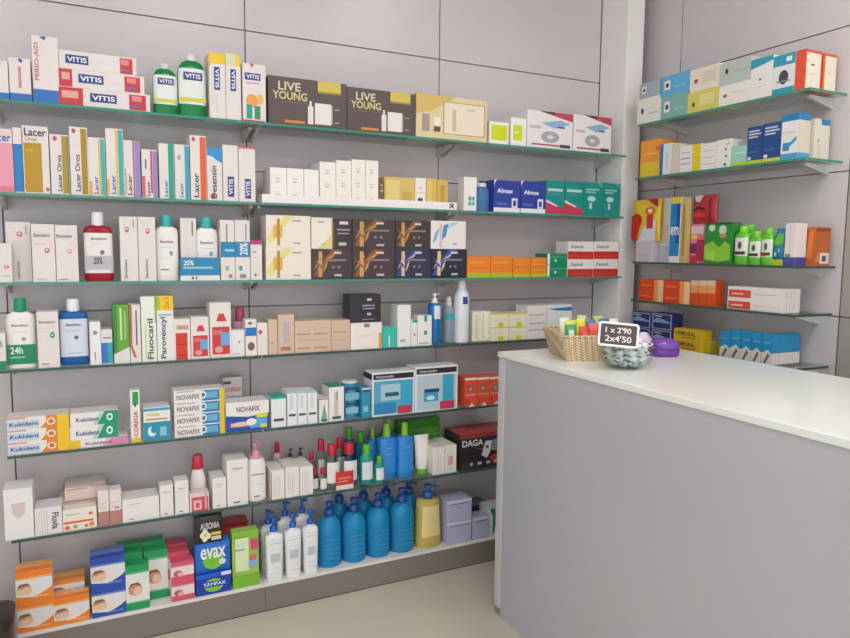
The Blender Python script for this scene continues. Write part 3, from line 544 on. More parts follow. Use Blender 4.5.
K(4, 331.3, 350.3, 320, 'd4b8a2', [('b09080', .1, .6, .8, .63), ('b09080', .1, .35, .8, .37)], [], 'beige carton next to the one under the black carton')
bk = K(4, 350.6, 382, 322.5, 'ece6de', [('e2a040', .90, .02, .99, .6), ('8a8488', .42, .82, .6, .96), ('cfc6be', .3, .5, .7, .52)], [], 'white carton with an orange edge under the black carton')
K(4, 349.5, 381, 294.5, '2e2a34', [('d0ccd4', .55, .78, .7, .86), ('a8a4b0', .4, .58, .8, .63), ('a8a4b0', .42, .48, .8, .52), ('c0bcc8', .55, .26, .68, .34), ('8f8b98', .4, .1, .8, .13)], [], 'black carton with small white lettering on top of a white one', on=bk, dep=.08)
K(4, 382.5, 397, 327.5, '3cbfae', [('8adccf', 0, 0, 1, 1, 't'), ('e6f0ee', .42, .05, .5, .6)], [], 'short mint green carton', dep=.06)
K(4, 397.5, 411, 305, 'ecebe9', [('b0a8a8', .2, .12, .6, .18)], [], 'tall plain white carton right of the mint one', dep=.07)
K(4, 411.2, 417.5, 320, 'e6ecea', [('2a9f8a', .2, .9, 1, 1), ('8a9a98', .4, .4, .7, .5)], [], 'thin white carton with a green top', dep=.05)
K(4, 417.8, 432, 315.5, 'ecebe9', [('1f9f84', .45, .80, .66, 1), ('1f9f84', .45, .36, .66, .5), ('b0a8a8', .1, .06, .8, .1)], [], 'white carton with two green squares, beside the blue pump bottle', dep=.06)
bottle(4, 432.6, 445.5, 293.5, [(0, .94), (.02, 1), (.76, 1), (.80, .9), (.81, .5)], M('1f6fb0', .2), [(.805, .83, .6, .55, M('e8eaec', .3), 'collar')], 'blue cylindrical pump bottle with a white pump head', labelp=(.5, .76, .5, M('dfe6ec', .4)), pump=(.82, 1.0, M('eceef0', .3), .1), off=.02)
bottle(4, 447, 459, 297, [(0, .94), (.02, 1), (.7, 1), (.78, .7), (.8, .5)], M('aab9c6', .2, 'gel'), [(.79, 1, .55, .4, M('c9ccd2', .3), 'cap')], 'pale grey bottle with a teal label, between the blue pump and the white spray', labelp=(.5, .64, 1.0, M('2fa8a8', .4)), off=.05)
bottle(4, 459.8, 474, 280.5, [(0, .95), (.02, 1), (.70, 1), (.78, .92), (.84, .62), (.86, .45)], M('e6e8f0', .3), [(.855, 1, .55, .52, M('eef0f4', .3), 'cap')], 'tall white spray bottle with a slim white cap', labelp=(.62, .74, .35, M('2a4a9a', .4)), off=.025)
K(4, 472.5, 491, 311.5, 'e8e6d4', [('d8d4b8', .15, .1, .3, .9), ('c9c6b0', .55, .1, .6, .9)], [], 'pale cream carton right of the white spray bottle', off=.045, dep=.07)
yl = [('d8d424', .4, .0, .7, .34), ('e0d040', 0, .92, 1, 1), ('c0bab0', .1, .5, .7, .53)]
for i, (a_, b_) in enumerate(((491.3, 509), (509.3, 527))):
    stack(2, 4, a_, b_, 313.2, 'ece8d0', yl, [], ['lower %s carton of the four pale yellow ones' % ['left', 'right'][i], 'upper %s carton of the four pale yellow ones' % ['left', 'right'][i]], group='pale yellow cartons', off=.02)
K(4, 527.3, 547, 305.5, 'e6e4e2', [('b0a8a8', .1, .7, .9, .73), ('9aa0c0', .1, .45, .9, .48), ('cf8a9a', .1, .25, .9, .28)], [], 'white carton with thin grey, blue and pink lines, behind the basket', off=.02)
K(4, 547.3, 572, 304.5, 'e4e6e8', [('1f78b0', [(.05, .88), (1, .92), (1, .8), (.4, .82)])], [], 'white carton with a blue stripe near its top, behind the basket', off=.02)

# ================================================================ fifth shelf
kk = [('f0c420', .80, 0, 1, 1), ('e08a3a', [(.52, 0), (.80, 0), (.80, 1), (.62, 1), (.62, .5)]), ('c9d6e4', 0, .1, .5, .75), ('e6a0a0', 0, .86, .3, 1), ('o', 'f2dcc8', .70, .5, .075, .3), ('o', 'c87a40', .70, .5, .045, .18)]
stack(3, 5, 6, 69, 413, 'ece8e4', kk, [('Kukident', '1f4a90', .04, .3, .5, .62)], ['bottom orange and white denture cream carton, yellow at its right end', 'middle orange and white denture cream carton, yellow at its right end', 'top orange and white denture cream carton, yellow at its right end'], group='orange denture cream cartons')
k0 = K(5, 69.4, 128, 435, 'ece8e4', [('f0c420', 0, 0, .18, 1), ('d98ab0', [(.62, 0), (1, 0), (1, 1), (.7, 1)]), ('e6b0c8', [(.55, 0), (.62, 0), (.7, 1), (.62, 1)])], [('Kukident', '3a5a98', .26, .3, .72, .66)], 'pink and white denture cream carton under the two green ones')
kg = [('179a72', [(.55, 0), (1, 0), (1, 1), (.72, 1)]), ('b8d6cc', [(.45, 0), (.55, 0), (.72, 1), (.62, 1)]), ('o', 'd8f0e4', .82, .52, .07, .3), ('o', '179a72', .82, .52, .035, .15)]
k1 = K(5, 69.4, 118, 421.5, 'ece8e4', kg, [('Kukident', '3a5a98', .12, .3, .6, .62)], 'lower of two green and white denture cream cartons', on=k0, group='green denture cream cartons')
K(5, 69.4, 118, 409, 'ece8e4', kg, [('Kukident', '3a5a98', .12, .3, .6, .62)], 'upper of two green and white denture cream cartons', on=k1, group='green denture cream cartons')
K(5, 129.5, 139.5, 389, 'ece8e4', [('1f9a4e', .25, .72, .85, .97), ('5a3a3a', .4, .68, .6, .74), ('e6c820', 0, 0, 1, .07), ('e0b0b0', .2, .08, .8, .1)], [('COREGA', 'c8404a', .3, .12, .75, .6, 'u')], 'tall white carton with a green block and red upright lettering', dep=.04)
K(5, 143, 170, 404.5, 'e6ecec', [('2496b4', 0, 0, 1, .56), ('3a9fc0', 0, .9, 1, .98), ('e8d080', .1, .74, .6, .82), ('d88a5a', .1, .62, .9, .67), ('o', 'd8ecf2', .3, .28, .16, .16), ('o', '2496b4', .38, .34, .12, .12), ('8cc8d8', .6, .12, .85, .4)], [], 'white and blue carton with a white curved emblem')
nv = [('e4c41e', .90, 0, 1, 1), ('2f80b8', .55, 0, .90, .9), ('6ab0d4', .62, .2, .86, .75), ('o', 'e8f0f4', .575, .5, .06, .34), ('o', '5a7a90', .575, .5, .035, .2), ('c89aa0', .05, .84, .4, .92)]
stack(4, 5, 173.5, 224.2, 387, 'ece9e6', nv, [('NOVAFIX', '7a7880', .05, .2, .50, .62)], ['bottom of four white and blue denture adhesive cartons', 'third from the top of four white and blue denture adhesive cartons', 'second from the top of four white and blue denture adhesive cartons', 'top of four white and blue denture adhesive cartons'], group='denture adhesive cartons', dep=.08)
K(5, 225.5, 269, 399, 'ece9e6', [('1f4fae', [(0, 0), (1, 0), (1, .56), (.5, .48), (0, .56)]), ('5aa8e0', .55, .08, .95, .4), ('e8a890', .1, .16, .6, .3), ('o', 'f0c8b8', .35, .25, .2, .08), ('d9d42c', .72, .42, .95, .56), ('d9d42c', .8, .06, .95, .2), ('o', 'f4ece8', .58, .3, .12, .12)], [('NOVAFIX', '6a6870', .24, .66, .78, .84), ('3en1', 'e6f020', .68, .44, .96, .56)], 'wide white and blue denture adhesive carton with a yellow figure', off=.006)
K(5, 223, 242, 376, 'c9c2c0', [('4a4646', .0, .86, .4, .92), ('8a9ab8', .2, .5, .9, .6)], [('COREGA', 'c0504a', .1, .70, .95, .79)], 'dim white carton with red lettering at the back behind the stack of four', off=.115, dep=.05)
K(5, 271, 286, 394.5, 'e8ebec', [('2fb0a0', 0, .94, 1, 1), ('2fb0a0', 0, 0, 1, 1, 't'), ('4a4a54', .15, .2, .85, .29)], [], 'white carton with a teal top and a dark line of lettering')
for i, (a_, b_) in enumerate(((287, 297), (297.3, 307), (307.3, 317.3))):
    K(5, a_, b_, 389.5 - .3 * i, 'e9ecee', [('8acdc8', 0, .96, 1, 1), ('4a4a54', .15, .28, .85, .35), ('d8dadc', .3, .5, .6, .9)], [], '%s of three narrow white cartons with a pale teal edge' % ['left', 'middle', 'right'][i], group='narrow white cartons')
K(5, 319, 328.5, 396, 'ece8e4', [('5fb0a0', [(.2, .1), (.85, .1), (.55, .8)]), ('2a4a4a', .2, .04, .85, .12), ('2fa090', 0, .96, 1, 1)], [], 'small white carton with a green pointed triangle')
K(5, 329, 344, 384.5, 'ece8e4', [('1f9f84', 0, 0, 1, 1, 't'), ('c8c0b8', .35, .15, .6, .85), ('4a7a70', .5, .6, .56, .9), ('1f6a5a', .2, .06, .8, .14)], [], 'white carton with a green top and a pale upright bottle picture')
bottle(5, 345, 361.3, 382, [(0, 1), (.955, 1)], M('2f88ae', .3), [(.955, 1, 1.0, .96, M('e6ecee', .3), 'lid')], 'striped blue round canister with a white lid', off=.03,
       labelp=(.04, .93, 1.5, M('3a92b8', .35), [('2a4a6a', .05, .78, .95, .86), ('7ab8cc', .05, .5, .95, .7), ('2a4a6a', .15, .36, .85, .43), ('8ac4d4', .1, .12, .9, .3)]))
K(5, 361.6, 370.5, 385.5, '2f92b4', [('d8e8ec', 0, .95, 1, 1), ('1f4a6a', .1, .86, .9, .92), ('8ac8d8', .2, .2, .7, .4)], [], 'narrow blue carton between the canister and the big cream cartons')
nb = [('2a2a34', 0, .84, 1, .97, 'l'), ('2a2a34', .03, .84, .97, .96), ('58a8c8', .04, .04, .96, .8), ('a8ccd8', .2, .35, .66, .72), ('2f86c0', .04, .04, .55, .3), ('3fa8cc', .66, .2, .93, .78), ('2a5a7a', .3, .44, .62, .53), ('c43a5a', .6, .02, .93, .2)]
nb2 = [('2a2a34', .03, .84, .97, .96), ('b8ccd6', .04, .04, .96, .8), ('3fa0cc', .2, .22, .54, .5), ('2a4a6a', .22, .42, .56, .5), ('3fa8cc', .64, .2, .9, .8), ('c43a5a', .58, .02, .92, .2), ('o', 'cfe6f0', .36, .3, .1, .05)]
K(5, 372, 414.8, 369.5, 'e4e8ea', nb, [('Nutraisdin', 'c8ccd4', .1, .87, .5, .93)], 'big blue baby care carton with a black header, the left one', group='big blue cartons with black header', dep=.09)
K(5, 415.2, 458, 364, 'e4e8ea', nb2, [('Nutraisdin', 'c8ccd4', .1, .87, .5, .93)], 'big pale blue baby care carton with a black header, the right one', group='big blue cartons with black header', dep=.09)
oc = [('f0ded4', 0, .92, 1, 1), ('7a5a50', .25, .5, .7, .72), ('a89a90', .32, .54, .6, .68), ('f0c8b8', .05, .40, .95, .42), ('f4e8e0', [(.3, 0), (.8, 0), (.6, .12)]), ('c8442c', .1, .1, .25, .3)]
for i, (a_, b_) in enumerate(((465, 477.5), (477.7, 489.8), (490, 502.5))):
    K(5, a_, b_, 375.5 - i * .5, 'e2583c', oc, [], '%s red orange carton beside the counter edge' % ['left', 'middle', 'right'][i], group='red orange cartons', off=.01)
# ================================================================ sixth shelf
K(6, 2, 32, 481, 'ecebea', [('d8c8ca', [(.25, .72), (.75, .72), (.7, .5), (.5, .4), (.3, .5)])], [], 'large plain white carton with a pale shield, at the left end of the sixth shelf', off=.004, dep=.1, bev=.002)
K(6, 33.5, 61.5, 500, 'e9e4e4', [('c9bcc2', .06 + .08 * i, .05, .075 + .08 * i, .85) if False else ('c9bcc2', .08 + .09 * i, .05, .095 + .09 * i, .9) for i in range(5)], [('Fluvia', '5a5468', .62, .18, .88, .8, 'd')], 'white carton with grey vertical lines and dark upright lettering', off=.006)
K(6, 62, 96.5, 504, 'ece6da', [('e06a3a', .02, .34, .9, .44), ('o', 'e05a3a', .12, .16, .07, .09), ('o', '9aa86a', .36, .18, .07, .09), ('o', 'd8503a', .68, .16, .05, .07), ('o', 'e8883a', .84, .2, .08, .1), ('o', 'd8603a', .82, .72, .06, .07), ('b8b0a0', .08, .74, .5, .78)], [], 'wide white carton with an orange line and small coloured circles', dep=.05)
pb = K(6, 59, 110, 489, 'dcc6bf', [('b48f86', .05, .88, .95, .96), ('c0a8a0', .2, .35, .5, .38)], [], 'lower pinkish carton lying behind the orange-lined one', off=.065, dep=.11)
K(6, 64, 106, 478, 'dcc6bf', [('a8505a', .6, .94, 1, 1), ('b48f86', .05, .8, .55, .9)], [], 'upper pinkish carton lying behind the orange-lined one', off=.065, dep=.11, on=pb)
pk = [('b8857c', 0, 0, 1, .40), ('c9c0bc', .1, .5, .8, .52), ('c9c0bc', .1, .62, .8, .64)]
K(6, 97, 108.5, 486.5, 'e9dfd9', pk, [], 'white carton with a dusty pink lower half, left of the pair', dep=.05)
K(6, 108.8, 121, 485.5, 'e9dfd9', pk + [('6a6064', .4, .46, .8, .49)], [], 'white carton with a dusty pink lower half, right of the pair', dep=.05)
K(6, 121.5, 159, 490.5, 'ebe7e5', [('8a8488', .18, .76, .5, .78), ('9a9494', .2, .66, .45, .67), ('7a7478', .18, .1, .3, .14)], [], 'wide plain white carton with thin grey lettering', off=.006)
sv = [('8a8488', .2, .76, .8, .775), ('a8a2a4', .3, .7, .6, .71), ('5a5458', .3, .07, .55, .1)]
sv0 = K(6, 159.3, 173, 481, 'ebe7e5', sv, [], 'narrow white carton with a clear cap, right of the wide plain one', dep=.05)
K(6, 174.2, 188.3, 476, 'ebe7e5', sv, [], 'narrow white carton left of the red-capped bottle', dep=.06)
K(6, 189.2, 209, 489.5, 'e8d4d6', [('cf5468', .1, 0, .95, .78), ('e9c4ca', .2, .1, .6, .6), ('cf5468', .3, .2, .5, .48), ('e8a0aa', .78, .1, .88, 1)], [], 'pink and white carton with a rounded emblem in front of the red-capped bottle', dep=.04)
bottle(6, 190.5, 208, 456, [(0, 1), (.03, 1), (.5, .95), (.72, .62), (.74, .5)], M('ebe7e5', .35), [(.73, 1, .72, .6, M('c83246', .25), 'cap')], 'white tapering bottle with a translucent red cap behind a pink carton', off=.06, flat=.7)
K(6, 212, 226, 471, 'ebe7e5', sv, [], 'narrow white carton standing apart, left of the tall white one')
K(6, 226.4, 247.5, 453.5, 'ebe7e5', [('8a8488', .25, .80, .75, .82), ('8a8488', .3, .76, .6, .765), ('5a5458', .3, .06, .6, .09)], [], 'tall wide white carton left of the pink-capped bottle')
bottle(6, 248.2, 268, 444, [(0, .9), (.03, 1), (.60, 1), (.70, .88), (.745, .6)], M('ece9e7', .3), [(.74, .78, .68, .66, M('e2a8b8', .3), 'collar')], 'white lotion bottle with a pink pump cap at the end of the first bay', flat=.7, p=2.6, pump=(.775, 1.0, M('d898ac', .3), -1.2),
       labelp=(.06, .58, .9, M('efecea', .4), [('8a8488', .2, .46, .85, .48), ('b0a8ac', .2, .3, .8, .305), ('5a5458', .3, .08, .6, .1)]), off=.02)
sk = [('c8bcbc', .2 + .14 * i, .1, .23 + .14 * i, .8) for i in range(4)]
p1 = K(6, 270.5, 284.5, 461.5, 'ece6e2', sk + [('c8424c', 0, 0, .06, .95)], [], 'white shower gel carton with a red left edge', dep=.12)
p2 = K(6, 285, 299, 458.5, 'ece6e2', sk, [], 'white shower gel carton, middle of three by the clear bottles', dep=.12)
p3 = K(6, 299.4, 313, 458, 'ece6e2', sk, [], 'white shower gel carton, right of three by the clear bottles', dep=.12)
clr = M('e6ecec', .1, 'clear'); redc = M('c8203a', .3); grc = M('55b82a', .3)
cp = [(0, .9), (.03, 1), (.60, 1), (.72, .8), (.78, .42)]
def gelb(x0, x1, yt, off, lb, cm=redc, body=clr, lab='e6e4e4', la=.9, lp=(.12, .58), grp='clear bottles with red caps'):
    return bottle(6, x0, x1, yt, cp, body, [(.76, 1, .58, .54, cm, 'cap')], lb, off=off, flat=.8, labelp=(lp[0], lp[1], la, M(lab, .4)) if la else None, group=grp)
gelb(327, 343, 445.5, .012, 'left clear gel bottle with red cap behind the red band', lp=(.16, .62))
gelb(344, 361, 444.5, .012, 'right clear gel bottle with red cap behind the red band', lp=(.16, .62))
gelb(317.5, 329.5, 440.5, .085, 'clear hand gel bottle with red cap in the back row on the left', la=.7)
gelb(336.5, 348, 438.5, .085, 'clear hand gel bottle with red cap in the back row on the right', la=.7)
gelb(309, 318, 452.5, .085, 'clear bottle with red cap behind the small ones, next to the gel cartons', la=0)
gelb(312.5, 321, 469.5, .03, 'small clear travel bottle with red cap, left of two', la=.8)
gelb(320.5, 329.5, 469, .012, 'small clear travel bottle with red cap, right of two', la=.8)
loc, rz, W_, H_ = place(6, 336, 353.5, 471.5, .004)
mb = MB(); mb.box((-W_ / 2, 0, H_ * .25), (W_ / 2, .0012, H_), M('cf3430', .4)); art_on(mb, [('e88a80', .1, .6, .85, .68), ('e88a80', .1, .42, .7, .5)], W_, .001, H_)
mb.box((-W_ / 2, 0, 0), (W_ / 2, .0012, H_ * .25), M('e4dcda', .4)); mb.box((-W_ / 2, .0012, 0), (W_ / 2, .0075, .0008), M('e4dcda', .4))
tag(mb.build('promotional_band', None, loc), 'red promotional band in front of two clear red-capped bottles', 'promotional band')
tealg = M('3ab4a8', .12, 'gel')
gelb(362.5, 376.5, 446, .02, 'teal hand gel bottle with a light green cap and white label, taller of two', grc, tealg, 'dfe8e8', grp='green-capped gel bottles')
gelb(377, 387, 457, .012, 'small teal bottle with a light green cap and white label', grc, tealg, 'dfe8e8', grp='green-capped gel bottles')
gelb(345.5, 357.5, 428.5, .155, 'blue gel bottle with a green cap at the very back, behind the clear ones', grc, M('2a7fb0', .15, 'gel'), la=0, grp='green-capped gel bottles')
gelb(357.5, 369, 433, .14, 'blue gel bottle with a green cap at the back, left of the big blue pair', grc, M('2a7fb0', .15, 'gel'), la=0, grp='green-capped gel bottles')
bp_ = [(0, .95), (.02, 1), (.70, 1), (.745, .85), (.76, .4)]
for x0, x1, yt, off, lb in ((381.5, 399.8, 425, .05, 'big blue shower gel bottle with lime cap, left of two'), (400.3, 416.5, 423.5, .03, 'big blue shower gel bottle with lime cap, right of two beside the white tube'),
                            (369.5, 381.5, 428, .12, 'blue shower gel bottle with green cap at the back, left of the big pair'), (385.5, 399, 420, .125, 'blue shower gel bottle with lime cap hidden behind the left one of the big pair')):
    bottle(6, x0, x1, yt, bp_, M('2a84d6', .2), [(.755, 1, .42, .36, M('8cc43a', .3), 'cap')], lb, off=off, flat=.75, p=2.8, labelp=(.1, .66, 1.0, M('3490dc', .3), [('8ac0ea', .3, .56, .7, .57), ('8ac0ea', .3, .45, .65, .46), ('6aaae0', .2, .34, .8, .35), ('6aaae0', .25, .25, .7, .26)]), group='big blue gel bottles')
K(6, 397, 440, 417.5, '3f8a2a', [('5aa23a', .05, .5, .95, .8)], [], 'wide green carton lying at the back above the big blue bottles', off=.155, dep=.028)
bottle(6, 274.5, 283.5, 443, cp, M('e9c8cc', .2), [(.76, 1, .62, .5, redc, 'cap')], 'bottle with a red cap behind the white gel carton with the red edge', off=.150, flat=.8)
for x0, x1, yt, lb in ((288, 296.5, 449.5, 'left'), (298, 306.5, 448.5, 'right')):
    bottle(6, x0, x1, yt, cp, M('d8d4d2', .25), [(.74, .80, .5, .5, M('3a3438', .4), 'collar')], '%s pale bottle with a black pump at the back behind the gel cartons' % lb, off=.150, flat=.8, pump=(.78, 1.0, M('332e32', .4), 0), group='black pump bottles')
# white tube with green cap standing on its cap
root = empty('cream_tube', place(6, 417.5, 432.5, 436.5, .03)[0]); loc, rz, W_, H_ = place(6, 417.5, 432.5, 436.5, .03); tag(root, 'white cream tube standing on a green cap', 'tube')
mb = MB(); mb.loft([ring(W_ * .34, W_ * .34, H_ * (.13 + .0), 0, W_ / 2), ring(W_ * .38, W_ * .36, H_ * .2, 0, W_ / 2), ring(W_ * .44, W_ * .25, H_ * .6, 0, W_ / 2), ring(W_ * .5, .0015, H_, 0, W_ / 2)], M('ecece6', .35)); mb.build('tube_body', root)
mb = MB(); mb.loft([ring(W_ * .36, W_ * .36, 0, 0, W_ / 2), ring(W_ * .36, W_ * .36, H_ * .13, 0, W_ / 2)], M('6ab83a', .3)); mb.build('cap', root)
ct = [('c8c4b8', .25 + .18 * i, .1, .29 + .18 * i, .75) for i in range(3)]
K(6, 433, 444.8, 439, 'eae7de', ct, [], 'cream coloured carton next to the white tube, deep and narrow', dep=.13)
K(6, 445.1, 456.8, 437, 'eae7de', ct + [('d0a8a0', .3, .3, .7, .6)], [], 'cream coloured carton at the right end of the middle bay, deep and narrow', dep=.13)
# steam iron-like medical device carton
dg = [('9a3a3e', 0, .88, 1, 1), ('b0484a', 0, 0, 1, 1, 't'), ('3a3638', 0, 0, 1, .2), ('8a8a90', [(.2, .6), (.35, .55), (.42, .72), (.62, .82), (.85, .76), (1, .6), (1, .1), (.9, .14), (.62, .45), (.44, .5)]), ('dadade', [(.34, .38), (.4, .76), (.5, .76), (.47, .4), (.42, .28)]), ('3a3a44', .41, .56, .45, .64), ('b03a34', [(.45, .3), (.6, .4), (.85, .22), (.85, .14), (.5, .2)]), ('c8c4c4', .16, .12, .2, .2), ('c8c4c4', .28, .12, .34, .2), ('c8c4c4', .42, .12, .48, .2), ('c8c4c4', .54, .12, .6, .2)]
K(6, 460.5, 522, 423.5, '2e292b', dg, [('DAGA', 'e8e6e8', .03, .66, .36, .84)], 'black electric blanket carton with a dark red top beside the counter', off=.004, dep=.14)

# ================================================================ base deck
fam = lambda c, c2: [(c2, 0, 0, 1, 1, 't'), (c, 0, .0, 1, .4, 't'), (c, 0, .80, 1, 1), (c2, 0, .74, 1, .80), (c, [(0, 0), (1, 0), (1, .42), (.85, .3), (.5, .12), (0, .2)]), ('o', 'c99878', .22, .42, .2, .14), ('o', 'e8c4a8', .30, .36, .14, .12), ('o', 'e8c8b0', .14, .34, .12, .1), ('8a6048', [(.04, .5), (.1, .6), (.3, .62), (.42, .52), (.3, .54), (.12, .5)]), ('dfe6ee', [(.55, .66), (.98, .7), (.98, .5), (.6, .42)]), (c2, .5, .1, .9, .16)]
OR = 'f0862a'
def two(x0, x1, yt, col, c2, nm, n=2, **kw):
    return stack(n, 7, x0, x1, yt, 'ece4dc', fam(col, c2), [], nm, **kw)
two(14, 51.5, 562, OR, 'f6b070', ['lower orange toddler milk carton in the front stack at the far left', 'upper orange toddler milk carton in the front stack at the far left'], group='orange family cartons', dep=.075)
q1 = K(7, 52.5, 89, 590.5, 'ece4dc', fam(OR, 'f6b070'), [], 'single orange carton at the front between the orange and blue stacks', group='orange family cartons', dep=.05)
two(49, 84.5, 571.5, 'e08a40', 'f0b070', ['lower orange carton at the back behind the single one', 'upper orange carton at the back behind the single one'], group='orange family cartons', off=.072, dep=.07)
BL = '2c4fae'
two(89.5, 124.5, 548, BL, '6a88d0', ['lower blue and white family carton in the front stack', 'upper blue and white family carton in the front stack'], group='blue family cartons', dep=.09)
GN = '1f9a5c'
fg = [(GN, 0, 0, 1, 1, 't'), (GN, 0, .86, 1, 1), ('5fbf8c', 0, .82, 1, .86), (GN, 0, 0, 1, .16), ('dfe8e2', [(.1, .8), (.95, .8), (.95, .55), (.6, .6)]), ('7a5238', [(.1, .5), (.2, .6), (.5, .62), (.66, .54), (.5, .5)]), ('5fbf8c', 0, .16, 1, .19), ('o', 'c99878', .4, .45, .3, .12), ('o', 'e8c4a8', .5, .42, .2, .1)]
K(7, 124.8, 148.8, 560.5, 'ece8e2', fg, [], 'green and white carton at the front with a smiling face', group='green family cartons', dep=.045)
K(7, 119.5, 142.5, 549, 'ece8e2', fg, [], 'green and white carton behind the front green one', group='green family cartons', off=.058, dep=.045)
K(7, 117, 139.5, 540.5, 'ece8e2', fg, [], 'green and white carton at the back of the left green row', group='green family cartons', off=.108, dep=.045)
K(7, 144, 167.5, 546, 'ece8e2', fg, [], 'green and white carton set back, left of the pink stack', group='green family cartons', off=.058, dep=.045)
K(7, 140.5, 164, 537, 'ece8e2', fg, [], 'green and white carton at the back of the right green row', group='green family cartons', off=.108, dep=.045)
PK = 'd8566e'
fp = [(PK, 0, 0, 1, 1, 't'), (PK, 0, .80, 1, 1), ('ee9aa8', 0, .74, 1, .80), (PK, 0, 0, 1, .28), ('o', 'c06070', .3, .42, .2, .16), ('o', 'e8b0a8', .4, .36, .14, .12)]
stack(2, 7, 170.5, 193.8, 556, 'ece0e0', fp, [], ['lower pink and white family carton in the front stack', 'upper pink and white family carton in the front stack'], group='pink family cartons', dep=.05)
stack(2, 7, 167, 189, 547, 'ece0e0', fp, [], ['lower pink carton right behind the front pink stack', 'upper pink carton right behind the front pink stack'], group='pink family cartons', off=.062, dep=.05)
stack(2, 7, 165, 186, 539, 'ece0e0', fp, [], ['lower pink carton at the back of the pink row', 'upper pink carton at the back of the pink row'], group='pink family cartons', off=.116, dep=.05)
tp = K(7, 195.5, 231, 564, '1c3fa8', [('1f5fd0', 0, .8, 1, 1), ('o', '7cc83a', .5, .42, .28, .32), ('1c3fa8', .18, .34, .86, .6), ('e4e8f0', .72, .82, 1.0, .98)], [('TAMPAX', 'e8ecf4', .2, .40, .84, .56)], 'blue tampon carton with a lime circle under the sanitary towel pack', dep=.08)
def pack(sh, x0, x1, yt, col, art, txt, lb, on=None, off=.01, dep=.07, name='sanitary_towel_pack', cat='pack', tilt=0):
    loc, rz, W, Hh = place(sh, x0, x1, yt, off, on); mb = MB()
    # soft plastic pack: bulging front, sides and top, slightly pinched corners
    nu, nv_ = 8, 8; m = M(col, .28)
    def P(u, v, back): 
        b = math.sin(math.pi * u) ** .5 * math.sin(math.pi * v) ** .5 if 0 < u < 1 and 0 < v < 1 else 0
        sq = 1 - .03 * (1 - math.sin(math.pi * v) ** .4 if 0 < v < 1 else 1)
        return (-W / 2 * sq + u * W * sq, (dep * .86 + b * dep * .1) if back else (dep * .14 - b * dep * .12), v * Hh)
    for back in (0, 1):
        vs = [P(i / nu, j / nv_, back) for j in range(nv_ + 1) for i in range(nu + 1)]
        fs = [(j * (nu + 1) + i, j * (nu + 1) + i + 1, (j + 1) * (nu + 1) + i + 1, (j + 1) * (nu + 1) + i) for j in range(nv_) for i in range(nu)]
        mb.mesh(vs, fs if not back else [tuple(reversed(f)) for f in fs], m, True)
    rim = [(i / nu, 0) for i in range(nu)] + [(1, j / nv_) for j in range(nv_)] + [(1 - i / nu, 1) for i in range(nu)] + [(0, 1 - j / nv_) for j in range(nv_)]
    r0 = [P(u, v, 0) for u, v in rim]; r1 = [P(u, v, 1) for u, v in rim]; n = len(rim)
    mb.mesh(r0 + r1, [(k, n + k, n + (k + 1) % n, (k + 1) % n) for k in range(n)], m)
    art_on(mb, art, W, dep, Hh, .0003)
    o = mb.build(name, None, loc, rz, rot=(tilt, 0, rz)); tag(o, lb, cat); TOP[o.name] = loc[2] + Hh
    if txt: tb = MB(); text_on(tb, txt, W, dep, Hh, .0035); tb.build('lettering', o)
    return o
ev = pack(7, 195, 230.5, 543, '1f6fd0', [('o', '7cc83a', .5, .42, .3, .3), ('2a80da', .05, .82, .95, .95), ('o', 'd8e6f2', .76, .34, .1, .1)], [('evax', 'eef2f6', .14, .5, .86, .86)], 'bright blue sanitary towel pack with white lettering and a lime oval', on=tp, dep=.07)
pack(7, 194, 223, 517, '2c2428', [('o', 'e8ead0', .35, .24, .1, .16), ('o', 'e8ead0', .47, .3, .1, .12), ('o', 'e8ead0', .28, .34, .1, .12), ('o', 'e8ead0', .36, .44, .1, .12), ('o', 'd8c850', .37, .34, .06, .08), ('e2c440', .58, .3, .92, .42), ('d8d0c8', .58, .12, .92, .26), ('5a4a4e', .1, .84, .9, .87)], [('AUSONIA', 'dcd4d6', .2, .56, .86, .8)], 'small black pack with a white flower on top of the blue one', on=ev, dep=.05)
K(7, 221, 248, 516.5, 'c84a44', [('6aa83a', 0, 0, 1, .8), ('a83040', 0, .92, 1, 1), ('d86a50', .2, .82, .9, .9)], [], 'red and green carton at the back behind the green pack', off=.12, dep=.06)
pack(7, 232, 259, 532, 'a4cf5a', [('7cbc30', 0, .0, 1, .22), ('dcecc0', .1, .3, .6, .9), ('d8487a', .68, .66, .95, .86), ('o', '7fb8e0', .76, .44, .16, .1), ('o', 'd86a6a', .76, .52, .14, .06), ('6a8a8a', .1, .68, .45, .7), ('88c43c', 0, .93, 1, 1)], [], 'light green diaper pack with a pink spot', name='diaper_pack', dep=.06)
wp = [(0, .82), (.03, .88), (.66, 1), (.715, .96), (.745, .5)]
lot = [('c4c8ca', .18, .60, .82, .61), ('d2d4d6', .22, .5, .78, .505), ('c0ccd6', .25, .30, .75, .44), ('d0d0d2', .22, .12, .78, .13), ('d0d0d2', .22, .2, .78, .205)]
for x0, x1, yt, off, lb in ((266.5, 285.5, 519, .01, 'front row left white lotion bottle with a blue pump'), (286.5, 303.5, 514.5, .01, 'front row middle white lotion bottle with a blue pump'), (304.5, 320.5, 511, .01, 'front row right white lotion bottle with a blue pump'),
                            (261.5, 279, 511.5, .085, 'back row left white lotion bottle with a blue pump'), (279.5, 295, 502, .085, 'back row middle white lotion bottle with a blue pump'), (297, 312, 499, .085, 'back row right white lotion bottle with a blue pump')):
    bottle(7, x0, x1, yt, wp, M('eceef0', .35), [(.74, .775, .5, .46, M('dfe6f0', .3), 'collar')], lb, off=off, flat=.62, p=3, pump=(.765, 1.0, M('1f5fc0', .3), -.9), labelp=(.08, .64, .8, M('f0f0f0', .4), lot), group='white lotion bottles')
bpf = [(0, .92), (.03, 1), (.55, 1), (.66, .9), (.74, .62), (.775, .3)]
